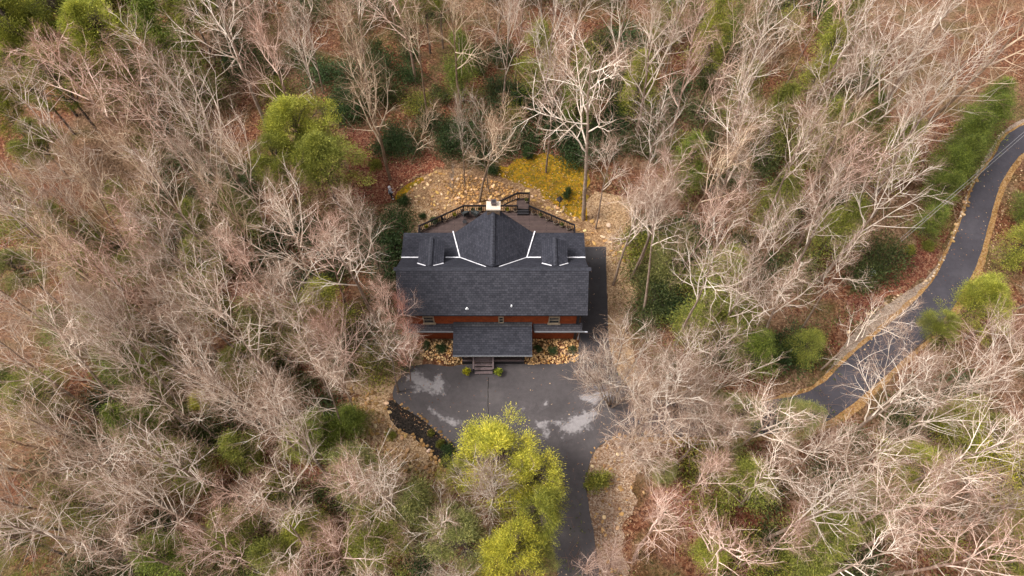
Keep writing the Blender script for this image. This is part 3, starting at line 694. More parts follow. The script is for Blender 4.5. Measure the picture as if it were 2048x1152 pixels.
edging([(1290, 985), (1360, 985), (1420, 1040), (1480, 1060)], 'line of stones in the red leaves right of the lower driveway', .14, .45)
def ring(u, v, r, label):
    c = at(u, v); VV = []; FF = []; n0 = 0
    for i in range(16):
        t = i/16*2*PI; s = .11*rr.uniform(.8, 1.2); vv, ff = rr.choice(RV)
        VV.append(vv*s+np.array([c.x+r*math.cos(t), c.y+r*math.sin(t), c.z+.05])); FF.append(ff+n0); n0 += len(vv)
    me = bpy.data.meshes.new('stone_ring'); me.from_pydata(np.concatenate(VV).tolist(), [], np.concatenate(FF).tolist())
    tag(link('stone_ring', me, M['rock'], color=(1.2, 1.2, 1.25, 1)), label, 'stone ring')
ring(1118, 417, .42, 'small ring of pale stones around the garden lantern')
# ------------------------------------------------------------------ bare trees
def nrm(v):
    l = math.sqrt(v[0]*v[0]+v[1]*v[1]+v[2]*v[2]) or 1; return (v[0]/l, v[1]/l, v[2]/l)
def perp(d, rnd):
    a = (rnd.gauss(0, 1), rnd.gauss(0, 1), rnd.gauss(0, 1)); k = a[0]*d[0]+a[1]*d[1]+a[2]*d[2]
    return nrm((a[0]-k*d[0], a[1]-k*d[1], a[2]-k*d[2]))
def poly(p, d, L, n, crook, up, rnd):
    pts = [p]; s = L/n
    for i in range(n):
        d = nrm((d[0]+rnd.gauss(0, crook), d[1]+rnd.gauss(0, crook), d[2]+rnd.gauss(0, crook)+up))
        p = (p[0]+d[0]*s, p[1]+d[1]*s, p[2]+d[2]*s); pts.append(p)
    return pts
def samp(pts, t):
    f = t*(len(pts)-1); i = min(int(f), len(pts)-2); f -= i; a, b = pts[i], pts[i+1]
    return (a[0]+(b[0]-a[0])*f, a[1]+(b[1]-a[1])*f, a[2]+(b[2]-a[2])*f), nrm((b[0]-a[0], b[1]-a[1], b[2]-a[2]))
def tubes(lst, name, m, k=3):
    V = []; Fc = []; cs = [(math.cos(2*PI*j/k), math.sin(2*PI*j/k)) for j in range(k)]
    for pts, r0, r1 in lst:
        n = len(pts); d = nrm(tuple(pts[-1][i]-pts[0][i] for i in range(3)))
        a = nrm((-d[1], d[0], 0)) if abs(d[2]) < .97 else (1, 0, 0); b = (d[1]*a[2]-d[2]*a[1], d[2]*a[0]-d[0]*a[2], d[0]*a[1]-d[1]*a[0])
        n0 = len(V)
        for i, p in enumerate(pts):
            r = r0+(r1-r0)*i/(n-1)
            for c, s in cs: V.append((p[0]+r*(a[0]*c+b[0]*s), p[1]+r*(a[1]*c+b[1]*s), p[2]+r*(a[2]*c+b[2]*s)))
        for i in range(n-1):
            for j in range(k): Fc.append((n0+i*k+j, n0+i*k+(j+1) % k, n0+(i+1)*k+(j+1) % k, n0+(i+1)*k+j))
    me = bpy.data.meshes.new(name); me.from_pydata(V, [], Fc); me.polygons.foreach_set('use_smooth', [True]*len(Fc)); me.materials.append(m); me.update(); return me
def bare(seed, H=16, fork=.45, nl=11, ang=(35, 62), ll=.36, crook=.13, up=.05, ns=7, nt=6, nw=5, r0=.2, twr=.0105, wob=.03, multi=0, twl=(.45, 1.0)):
    rnd = random.Random(seed); T = []; Bm = []; Tw = []
    stems = []
    if multi:
        for i in range(multi):
            t = 2*PI*i/multi+rnd.random(); d = nrm((math.cos(t)*.28, math.sin(t)*.28, 1)); stems.append(poly((.1*math.cos(t), .1*math.sin(t), -.2), d, H*rnd.uniform(.75, .98), 12, wob, .03, rnd))
    else: stems.append(poly((0, 0, -.3), (rnd.gauss(0, .03), rnd.gauss(0, .03), 1), H*.93, 14, wob, .06, rnd))
    for st in stems:
        rr0 = r0*(.6 if multi else 1); T.append((st, rr0, .03))
        for i in range(nl if not multi else max(4, nl//2)):
            t = fork+(1-fork)*((i+rnd.random())/(nl if not multi else max(4, nl//2))); t = min(t, .99)
            p, d = samp(st, t); a = R(rnd.uniform(*ang))*(1.1-.45*(t-fork)/(1-fork)); q = perp(d, rnd)
            dd = nrm(tuple(d[k]*math.cos(a)+q[k]*math.sin(a) for k in range(3)))
            L = H*ll*(1.15-.6*(t-fork)/(1-fork))*rnd.uniform(.75, 1.2); lim = poly(p, dd, L, 8, crook, up, rnd)
            rl = (rr0*(1-t)+.03)*.5+.012; Bm.append((lim, rl, .011))
            for j in range(ns):
                t2 = .2+.8*(j+rnd.random())/ns; p2, d2 = samp(lim, min(t2, .99)); a2 = R(rnd.uniform(25, 60)); q = perp(d2, rnd)
                dd2 = nrm(tuple(d2[k]*math.cos(a2)+q[k]*math.sin(a2) for k in range(3)))
                L2 = L*rnd.uniform(.3, .55)*(1.15-.5*t2); s2 = poly(p2, dd2, L2, 5, crook*1.1, up, rnd); r2 = max(.014, (rl*(1-t2)+.01)*.6); Bm.append((s2, r2, .008))
                for k_ in range(nt):
                    t3 = .2+.8*(k_+rnd.random())/nt; p3, d3 = samp(s2, min(t3, .99)); a3 = R(rnd.uniform(20, 60)); q = perp(d3, rnd)
                    dd3 = nrm(tuple(d3[k]*math.cos(a3)+q[k]*math.sin(a3) for k in range(3)))
                    L3 = L2*rnd.uniform(.4, .7); s3 = poly(p3, dd3, L3, 3, crook*1.2, up, rnd); Bm.append((s3, .0098, twr*.7)) if k_ % 2 else Tw.append((s3, .0095, twr*.7))
                    for m_ in range(nw):
                        p4, d4 = samp(s3, .15+.84*(m_+rnd.random())/nw); q = perp(d4, rnd); a4 = R(rnd.uniform(20, 55))
                        dd4 = nrm(tuple(d4[k]*math.cos(a4)+q[k]*math.sin(a4) for k in range(3)))
                        Tw.append((poly(p4, dd4, rnd.uniform(*twl), 2, .18, up, rnd), twr, twr*.55))
    return dict(trunk=tubes(T, 'trunk', M['trunk'], 9), crown=tubes(Bm, 'crown', M['limb'], 4), twigs=tubes(Tw, 'twigs', M['twig'], 3), H=H)
BARE = {
 'coarse': [bare(11+i, 17, (.44, .38, .5, .42)[i], 10-i % 2, (26, 56), .29, .11+.015*(i % 3), .05, 8, 5, 3, .145, .006) for i in range(4)],
 'ascend': [bare(21+i, 17, (.34, .42, .3, .48, .38)[i], (12, 10, 13, 9, 11)[i], (15, 38), (.34, .32, .32, .28, .36)[i], .055+.01*(i % 3), .04, 8, 5, 3, .17, .0058) for i in range(5)],
 'twiggy': [bare(31+i, 16, (.4, .5, .34, .44, .55)[i], (12, 10, 12, 11, 9)[i], (26, 54), (.28, .27, .28, .25, .26)[i], .09+.015*(i % 3), .05, 8, 6, 3, .16, .0058) for i in range(5)],
 'multi':  [bare(41, 12, .2, 14, (14, 34), .36, .06, .05, 7, 4, 3, .12, .006, multi=6), bare(42, 12, .2, 14, (14, 32), .36, .06, .05, 7, 4, 3, .11, .006, multi=7)],
 'sapling': [bare(51, 8, .25, 10, (25, 50), .36, .10, .07, 6, 4, 3, .055, .0055, twl=(.3, .7)), bare(52, 8, .25, 10, (25, 48), .34, .11, .07, 6, 4, 3, .05, .0055, twl=(.3, .7))],
 'dome':   [bare(61, 9, .3, 28, (28, 75), .44, .05, .04, 8, 4, 3, .11, .006)],
}
LOOK = {'coarse': 'crooked bare tree', 'ascend': 'upswept bare tree', 'twiggy': 'fine-twigged bare tree', 'multi': 'many-stemmed bare tree', 'sapling': 'thin bare sapling', 'dome': 'dome-crowned bare tree'}
CATN = {'sapling': 'sapling'}
TREES = []
tr = random.Random(77)
TINT = {'w': (1.12, 1.1, 1.08), 'r': (1.05, .66, .62), 'p': (1.05, .90, .87), 't': (.98, .88, .74), 'n': (1, .96, .93), 'g': (.82, .80, .76)}
def place_bare(kind, x, y, H, tint='n', rs=1., lean=(0, 0), label=None, var=None):
    vs = BARE[kind]; v = vs[tr.randrange(len(vs)) if var is None else var % len(vs)]; s = H/v['H']; z = h(x, y)
    e = bpy.data.objects.new('bare_tree' if kind != 'sapling' else 'sapling', None); COL.objects.link(e); e.location = (x, y, z); e.empty_display_size = .4
    e.scale = (s*rs, s*rs, s); e.rotation_euler = (lean[0]+tr.gauss(0, .035), lean[1]+tr.gauss(0, .035), tr.uniform(0, 2*PI))
    if lean != (0, 0): e.rotation_euler.z = 0
    c = TINT[tint]; g = tr.uniform(.78, 1.15); col = (c[0]*g, c[1]*g, c[2]*g, 1)
    link('trunk', v['trunk'], None, e, col); cr = link('crown', v['crown'], None, e, col); link('twigs', v['twigs'], None, cr, col)
    cc = (x, y, z+H*.72); TREES.append(dict(o=e, kind=kind, uv=proj(cc), base=proj((x, y, z)), label=label, p=(x, y), H=H)); return e
def crown_at(u, v, H):
    z = 0
    for _ in range(6): p = at(u, v, z+H*.72); z = h(p.x, p.y)
    return p.x, p.y
def B(u, v, H, kind, tint='n', rs=1., label=None, var=None, lean=(0, 0)):
    x, y = crown_at(u, v, H); return place_bare(kind, x, y, H, tint, rs, lean, label, var)
def G(u, v, H, kind, tint='n', rs=1., label=None, var=None, lean=(0, 0)):
    p = at(u, v); return place_bare(kind, p.x, p.y, H, tint, rs, lean, label, var)
# trees whose foot is seen
G(780, 357, 18.5, 'ascend', 't', .9, 'tall bare tree with long straight trunk rising from red leaves left of the garden')
G(958, 404, 12.5, 'twiggy', 't', 1., 'bare tree with moss on its foot, tallest of those in the rock garden')
G(930, 368, 10, 'ascend', 'g', .7, 'thin bare tree left of the tallest one in the rock garden')
G(980, 388, 11, 'sapling', 'g', .7, 'thin bare tree right of the tallest one in the rock garden')
G(1092, 345, 15, 'coarse', 'n', .75, 'bare tree rising from the middle of the mossy lawn')
G(1167, 438, 20, 'coarse', 'w', 1.12, 'big white crooked-limbed tree at the right corner of the mossy lawn', 0)
G(822, 325, 7.5, 'sapling', 't', .8, 'leaning sapling on the red leaves behind the garden', lean=(-.05, .3))
G(910, 395, 4, 'sapling', 'g', .8, 'smallest bare sapling in the rock garden')
G(1350, 690, 17, 'coarse', 'w', .85, 'white tree with a tall bare trunk right of the asphalt strip', 2)
G(1284, 630, 15, 'twiggy', 'n', .85, 'bare tree with slim trunk near the soil right of the asphalt strip')
G(1262, 560, 14, 'twiggy', 'n', .9, 'bare tree whose branches reach over the asphalt strip beside the cabin')
G(1240, 890, 13, 'ascend', 'w', 1.35, 'bare fan-shaped tree at the driveway fork, straight branches spreading over the asphalt')
G(1365, 1000, 10, 'twiggy', 'p', .85, 'pinkish bare tree on red leaves below the road')
G(625, 1022, 14, 'coarse', 'w', .85, 'bare tree with dark slanting trunk in the red leaves at lower left', 1)
G(1222, 812, 10.5, 'multi', 'w', 1., 'many-stemmed pale tree in the soil strip right of the driveway, stems spreading like a fan')
B(800, 640, 8.5, 'twiggy', 'r', .8, 'reddish-twigged bare tree reaching over the left end of the roof')
B(815, 690, 6, 'sapling', 'r', 1., 'reddish sapling against the left end of the cabin front')
B(755, 965, 13, 'ascend', 'w', 1.05, 'large pale tree left of the bright green trees, in front of the stone bank')
G(1165, 1150, 6, 'sapling', 'p', .8, 'thin pinkish sapling beside the lower driveway')
B(985, 985, 9.5, 'dome', 'w', .72, 'bare dome-shaped tree between the bright green trees')
# trees known by their crowns
CROWNS = [(450, 70, 18, 'twiggy', 'w', 1.05), (200, 190, 17, 'twiggy', 'p', 1.1), (95, 255, 17, 'coarse', 'w', .9), (300, 230, 16, 'twiggy', 'p', 1), (385, 190, 17, 'ascend', 'n', 1),
 (250, 340, 16, 'twiggy', 't', 1), (60, 340, 17, 'ascend', 'n', 1), (180, 425, 16, 'ascend', 't', 1), (455, 330, 15, 'ascend', 'w', .8), (605, 95, 16, 'ascend', 'n', .85), (545, 130, 15, 'coarse', 'p', .8),
 (830, 60, 15, 'coarse', 't', .8), (905, 30, 15, 'twiggy', 't', .8), (1000, 50, 15, 'ascend', 'n', .8), (1080, 60, 17, 'ascend', 'w', .8), (690, 30, 15, 'twiggy', 'n', .8), (510, 30, 16, 'twiggy', 'p', .9),
 (1320, 70, 17, 'ascend', 'n', .9), (1310, 270, 15, 'coarse', 'w', 1), (1390, 110, 15, 'twiggy', 'p', .8), (1430, 185, 12, 'coarse', 'p', .8), (1500, 270, 16, 'ascend', 'w', 1.05), (1545, 80, 18, 'ascend', 'w', .9), (1250, 30, 15, 'coarse', 'n', .8),
 (1700, 60, 18, 'coarse', 'w', 1), (1840, 100, 19, 'ascend', 'w', 1.15), (1960, 60, 19, 'ascend', 't', 1.1), (1760, 160, 18, 'ascend', 'w', 1), (1900, 190, 18, 'ascend', 'w', 1), (1640, 190, 16, 'twiggy', 'n', .9), (1590, 330, 15, 'twiggy', 'n', .9), (1450, 50, 15, 'twiggy', 't', .8),
 (1760, 400, 16, 'ascend', 'w', 1.), (1700, 330, 15, 'twiggy', 'p', 1), (1660, 440, 15, 'ascend', 'n', 1), (1560, 480, 15, 'coarse', 'n', .9), (1480, 390, 14, 'twiggy', 'n', .9), (1400, 440, 14, 'coarse', 'p', .85), (1320, 400, 14, 'twiggy', 'p', .8),
 (1600, 600, 13, 'twiggy', 'w', 1.15), (1400, 735, 12, 'multi', 'n', 1), (1500, 560, 14, 'ascend', 'n', .9), (1740, 640, 12, 'coarse', 'w', .85), (1700, 540, 13, 'coarse', 'n', .8), (1540, 810, 14, 'coarse', 'w', 1), (1780, 800, 15, 'coarse', 'w', 1.1), (1850, 760, 14, 'ascend', 'w', .9),
 (1640, 1020, 15, 'coarse', 'w', 1.05), (1310, 1075, 11, 'ascend', 'p', 1.1), (1950, 900, 17, 'coarse', 'w', .85), (1860, 1050, 14, 'twiggy', 'p', 1.1), (2005, 760, 15, 'twiggy', 'n', 1), (2030, 680, 14, 'ascend', 'p', .8), (1750, 1120, 14, 'coarse', 'w', .9), (2085, 560, 13, 'twiggy', 'n', .8), (1450, 900, 11, 'coarse', 'n', .8), (1400, 860, 11, 'twiggy', 'n', .9), (1300, 850, 10, 'multi', 'n', .9),
 (1560, 950, 12, 'coarse', 'w', .9), (1950, 1100, 14, 'ascend', 'p', 1), (1460, 1080, 10, 'sapling', 'p', 1.2), (1540, 1100, 11, 'twiggy', 'p', .9), (1660, 880, 12, 'twiggy', 'n', .9), (1240, 1120, 10, 'twiggy', 'p', .8),
 (50, 450, 17, 'ascend', 'n', 1), (130, 500, 16, 'ascend', 't', 1), (230, 540, 16, 'ascend', 'p', 1), (180, 620, 15, 'coarse', 'n', 1), (50, 610, 16, 'ascend', 'n', 1), (110, 720, 16, 'coarse', 'w', 1), (340, 600, 15, 'ascend', 'n', .9), (430, 630, 14, 'ascend', 'w', .9),
 (360, 720, 14, 'ascend', 'w', 1), (330, 440, 15, 'twiggy', 'p', 1), (430, 480, 14, 'coarse', 'n', .9), (560, 480, 15, 'ascend', 'w', 1), (500, 570, 14, 'twiggy', 'p', .9), (700, 500, 15, 'ascend', 'w', 1.1), (720, 420, 13, 'ascend', 'n', .8), (640, 500, 13, 'twiggy', 'p', .9),
 (600, 700, 13, 'coarse', 'w', .9), (665, 680, 9, 'dome', 'p', .8), (760, 690, 12, 'coarse', 'w', .85), (540, 760, 13, 'ascend', 'n', .9), (440, 770, 13, 'ascend', 'w', .9), (770, 620, 11, 'twiggy', 'p', .7), (800, 700, 8, 'sapling', 'p', .9), (670, 760, 11, 'coarse', 'w', .8), (640, 790, 12, 'coarse', 'w', .8), (400, 380, 15, 'twiggy', 'n', .9),
 (45, 850, 16, 'ascend', 't', 1.05), (150, 840, 15, 'ascend', 'w', 1), (215, 960, 16, 'coarse', 'w', 1.05), (310, 900, 16, 'ascend', 'w', 1.1), (340, 1030, 15, 'ascend', 'w', 1), (100, 1060, 16, 'ascend', 'w', 1.05), (20, 980, 15, 'twiggy', 'n', 1), (260, 1110, 14, 'coarse', 'n', .9), (560, 1080, 13, 'coarse', 'w', .9), (420, 1110, 13, 'twiggy', 'p', .9), (870, 1040, 8, 'sapling', 'w', 1.2), (660, 1110, 12, 'twiggy', 'p', .9), (700, 960, 12, 'twiggy', 'p', .9), (40, 730, 15, 'twiggy', 'n', .9), (520, 970, 11, 'twiggy', 'p', .9), (900, 1150, 8, 'sapling', 'n', 1)]
CROWNS += [(1262, 430, 14, 'twiggy', 'n', .9), (1215, 330, 12, 'coarse', 'n', .8)]
for c in CROWNS: B(*c)
# clearings in photo pixels, where nothing tall may stand in the way
CLEAR = [[(690, 770), (790, 770), (920, 900), (905, 1010), (840, 1000), (760, 900), (690, 850)], [(520, 215), (640, 215), (730, 330), (690, 430), (540, 430), (500, 330)], [(-200, -200), (330, -200), (330, 130), (100, 180), (-200, 230)], [(770, 330), (900, 300), (1190, 300), (1230, 420), (1240, 790), (1180, 900), (1120, 1152), (930, 1152), (900, 900), (770, 810), (830, 730), (790, 470), (740, 400)], [(1640, 780), (1900, 440), (1990, 260), (2100, 220), (2100, 330), (1990, 520), (1960, 570), (1700, 850)], [(1200, 780), (1640, 780), (1640, 880), (1200, 880)], [(1160, 880), (1260, 880), (1280, 1152), (1160, 1152)]]
def blocked(u, v): return any(inside((u, v), c) for c in CLEAR)
# fill between and beyond
fr_ = random.Random(9); n = 0; tries = 0
while n < 26 and tries < 12000:
    tries += 1; sx = -1 if fr_.random() < .7 else 1; x = sx*fr_.uniform(13, 34); y = fr_.uniform(8, 62); H = fr_.uniform(12, 17)
    z = h(x, y); cu, cv = proj((x, y, z+H*.72)); bu, bv = proj((x, y, z))
    if any(blocked(cu+a_, cv+b_) for a_, b_ in ((90, 0), (-90, 0), (0, 90), (0, -90))): continue
    if not (-140 < cu < 2190 and 130 < cv < 1270) or blocked(bu, bv) or blocked(cu, cv) or blocked((bu+cu)/2, (bv+cv)/2) or (cu < 420 and cv < 220): continue
    if any((x-t['p'][0])**2+(y-t['p'][1])**2 < 2.2**2 for t in TREES): continue
    place_bare(fr_.choice(['ascend', 'ascend', 'twiggy', 'coarse']), x, y, H, fr_.choice('nwwtn'), fr_.uniform(.75, 1)); n += 1
n = 0; tries = 0
while n < 26 and tries < 9000:
    tries += 1; x = fr_.uniform(-34, 34); y = fr_.uniform(3, 72); H = fr_.uniform(10, 16)
    z = h(x, y); cu, cv = proj((x, y, z+H*.72)); bu, bv = proj((x, y, z))
    if not (-140 < cu < 2190 and -140 < cv < 1270): continue
    if blocked(bu, bv) or blocked(cu, cv) or blocked((bu+cu)/2, (bv+cv)/2): continue
    if any(blocked(cu+a_, cv+b_) for a_, b_ in ((80, 0), (-80, 0), (0, 80), (0, -80))): continue
    if any((x-t['p'][0])**2+(y-t['p'][1])**2 < 3.1**2 for t in TREES): continue
    place_bare(fr_.choice(['twiggy', 'ascend', 'twiggy', 'coarse', 'sapling']), x, y, H, fr_.choice('nptpn'), fr_.uniform(.7, 1)); n += 1
# ------------------------------------------------------------------ green trees and shrubs
def blades(C, D, L, W, name, m, seed):
    """N thin quads: centre, direction, length, width"""
    rng = np.random.default_rng(seed); n = len(C); D = D/np.linalg.norm(D, axis=1, keepdims=True)
    q = rng.normal(size=(n, 3)); q -= (q*D).sum(1, keepdims=True)*D; q /= np.linalg.norm(q, axis=1, keepdims=True)
    a = C-D*L[:, None]/2; b = C+D*L[:, None]/2; m_ = C+q*W[:, None]/2; p_ = C-q*W[:, None]/2
    V = np.stack([a, m_, b, p_], 1).reshape(-1, 3); me = bpy.data.meshes.new(name)
    me.vertices.add(4*n); me.vertices.foreach_set('co', V.ravel()); me.loops.add(4*n); me.loops.foreach_set('vertex_index', np.arange(4*n))
    me.polygons.add(n); me.polygons.foreach_set('loop_start', np.arange(0, 4*n, 4)); me.polygons.foreach_set('loop_total', np.full(n, 4)); me.update(calc_edges=True); me.validate(); me.materials.append(m); return me
def pine(seed, H=10., Rr=3.3, z0=.48, ncl=260, per=120, bl=.18, bw=.04, shape=1.6, m='needle', up=.5, cs=.30):
    rng = np.random.default_rng(seed); rnd = random.Random(seed); cl = []; br = []
    trunk = poly((0, 0, -.2), (0, 0, 1), H*.95, 10, .03, .05, rnd)
    while len(cl) < ncl:
        t = rnd.random()**.8; z = z0*H+(1-z0)*H*t; a = rnd.uniform(0, 2*PI)
        lob = 1+.55*noise.noise(Vector((math.cos(a)*1.6, math.sin(a)*1.6, z*.5+seed)))+.14*math.sin(3*a+seed)
        rad = Rr*lob*(1-t**shape)**.75*(.55 if t < .06 else 1); r = rad*(rnd.random()**.38)
        p = Vector((r*math.cos(a), r*math.sin(a), z+r*.12))
        if noise.noise(p*.62+Vector((seed, 0, 0))) < .04: continue
        cl.append(p)
        if len(br) < 140 and r > .4*Rr*(1-t**shape): br.append(([tuple(samp(trunk, min(.97, max(.05, (z-.15*r)/H)))[0]), (p.x*.5, p.y*.5, z-.02*r), tuple(p)], .035, .012))
    C = np.array([c[:] for c in cl]); n = len(C); out = C*[1, 1, 0]; out = out/(np.linalg.norm(out, axis=1, keepdims=True)+.2)
    i = np.repeat(np.arange(n), per); off = rng.normal(size=(n*per, 3))*[cs, cs, cs*.42]
    CC = C[i]+off+out[i]*.12; DD = out[i]*.8+off/cs*.55+np.array([0, 0, up])+rng.normal(size=(n*per, 3))*.35
    L = rng.uniform(.6, 1.3, n*per)*bl; W = rng.uniform(.7, 1.3, n*per)*bw
    return dict(trunk=tubes([(trunk, .16, .03)]+br, 'trunk', M['darktrunk'], 6), crown=blades(CC, DD, L, W, 'crown', M[m], seed), H=H, R=Rr)
PINES = [pine(1), pine(2, Rr=3.5, ncl=340), pine(3, Rr=3.0, shape=2.2)]
HEML = [pine(5, 9, 2.7, .1, 300, 60, .2, .05, 1.2, 'needle', .05, .4), pine(6, 9, 2.5, .1, 300, 60, .2, .05, 1.0, 'needle', .05, .38)]
def shrub(seed, Rr=1.4, ncl=95, per=30, bl=.17, bw=.06, cs=.3, hh=1.0):
    rng = np.random.default_rng(seed); rnd = random.Random(seed); cl = []; br = []
    while len(cl) < ncl:
        p = Vector((rnd.gauss(0, 1), rnd.gauss(0, 1), abs(rnd.gauss(0, 1)))).normalized(); lob = 1+.45*noise.noise(p*1.6+Vector((seed, 0, 0)))
        p *= Rr*lob*rnd.random()**.3; p.z = p.z*hh+.15
        if noise.noise(p*1.1+Vector((0, seed, 0))) < -.22: continue
        cl.append(p)
        if len(br) < 26: br.append(([(0, 0, -.1), (p.x*.4, p.y*.4, p.z*.55), tuple(p)], .03, .01))
    C = np.array([c[:] for c in cl]); n = len(C); i = np.repeat(np.arange(n), per); off = rng.normal(size=(n*per, 3))*cs
    return dict(trunk=tubes(br, 'trunk', M['darktrunk'], 4), crown=blades(C[i]+off, off/cs+np.array([0, 0, .5])+rng.normal(size=(n*per, 3))*.4, rng.uniform(.7, 1.3, n*per)*bl, rng.uniform(.7, 1.3, n*per)*bw, 'crown', M['laurel'], seed), R=Rr)
SHR = [shrub(1), shrub(2), shrub(3, hh=.8), shrub(4, hh=1.2)]
SMALL = [shrub(9, .5, 60, 40, .09, .03, .09), shrub(10, .5, 60, 40, .10, .03, .09)]
GREENS = []
GT = {'y': (2.35, 2.1, 1.5), 'b': (1.6, 1.55, 1.4), 'o': (1.2, 1.2, 1.3), 'g': (.9, 1.05, 1.0), 'd': (.75, .85, .85), 'l': (1.3, 1.25, 2.2)}
def place_green(u, v, Rm, H, kind, tint, label=None, cz=.55, name=None, look=None, xy=None):
    src = {'pine': PINES, 'hem': HEML, 'shrub': SHR, 'small': SMALL}[kind]; v_ = src[tr.randrange(len(src))]
    if xy: x, y = xy
    else:
        z = 0
        for _ in range(6): p = at(u, v, z+H*cz); z = h(p.x, p.y)
        x, y = p.x, p.y
    s = Rm/v_['R']; sz = H/v_['H'] if 'H' in v_ else H/(1.15*v_['R'])
    nm = name or {'pine': 'evergreen_tree', 'hem': 'hemlock_tree', 'shrub': 'shrub', 'small': 'shrub'}[kind]
    e = bpy.data.objects.new(nm, None); COL.objects.link(e); e.location = (x, y, h(x, y)-.02); e.scale = (s, s, sz); e.rotation_euler.z = tr.uniform(0, 6.28)
    c = GT[tint]; g = tr.uniform(.85, 1.15); k = (2.2, 1.6, .9) if kind in ('shrub', 'small') and tint in 'ybl' else (1.1, .95, .8) if kind == 'shrub' and tint == 'o' else (1, 1, 1)
    link('crown', v_['crown'], None, e, (c[0]*g*k[0], c[1]*g*k[1], c[2]*g*k[2], 1)); link('trunk' if kind in ('pine', 'hem') else 'stem', v_['trunk'], None, e)
    GREENS.append(dict(o=e, kind=kind, tint=tint, uv=proj((x, y, h(x, y)+H*cz)), label=label, look=look, p=(x, y))); return e
PG = place_green
PG(605, 285, 3.4, 10, 'pine', 'b', 'large yellow-green evergreen tree left of the garden, brightest crown in those woods')
PG(655, 345, 3.3, 9.5, 'pine', 'o', 'broad olive evergreen tree just below the large yellow-green one')
PG(565, 345, 2.6, 9, 'pine', 'o', 'narrower olive evergreen tree on the left flank of the large yellow-green one')
PG(995, 925, 2.8, 8.5, 'pine', 'y', 'bright yellow-green evergreen tree at the driveway, topmost of the bright ones')
PG(1060, 965, 2.3, 7.5, 'pine', 'y', 'bright green evergreen tree right of the bare dome-shaped tree')
PG(1075, 1030, 2.3, 8, 'pine', 'b', 'bright green evergreen tree overhanging the lower driveway')
PG(1020, 1115, 2.3, 9, 'pine', 'y', 'bright yellow-green evergreen tree at the bottom edge, below the dome-shaped bare tree')
PG(925, 1090, 2.5, 7, 'pine', 'l', 'dull green evergreen tree left of the bright one at the bottom edge')
PG(925, 950, 1.6, 6, 'pine', 'b', 'green evergreen tree left of the dome-shaped bare tree')
PG(1070, 1110, 1.6, 6, 'pine', 'l', 'green evergreen tree beside the lower driveway at the bottom edge')
PG(1945, 620, 2.5, 8, 'pine', 'b', 'bright green evergreen tree spreading over the curving road')
PG(1870, 665, 1.7, 6, 'pine', 'o', 'duller green evergreen tree left of the bright one over the road')
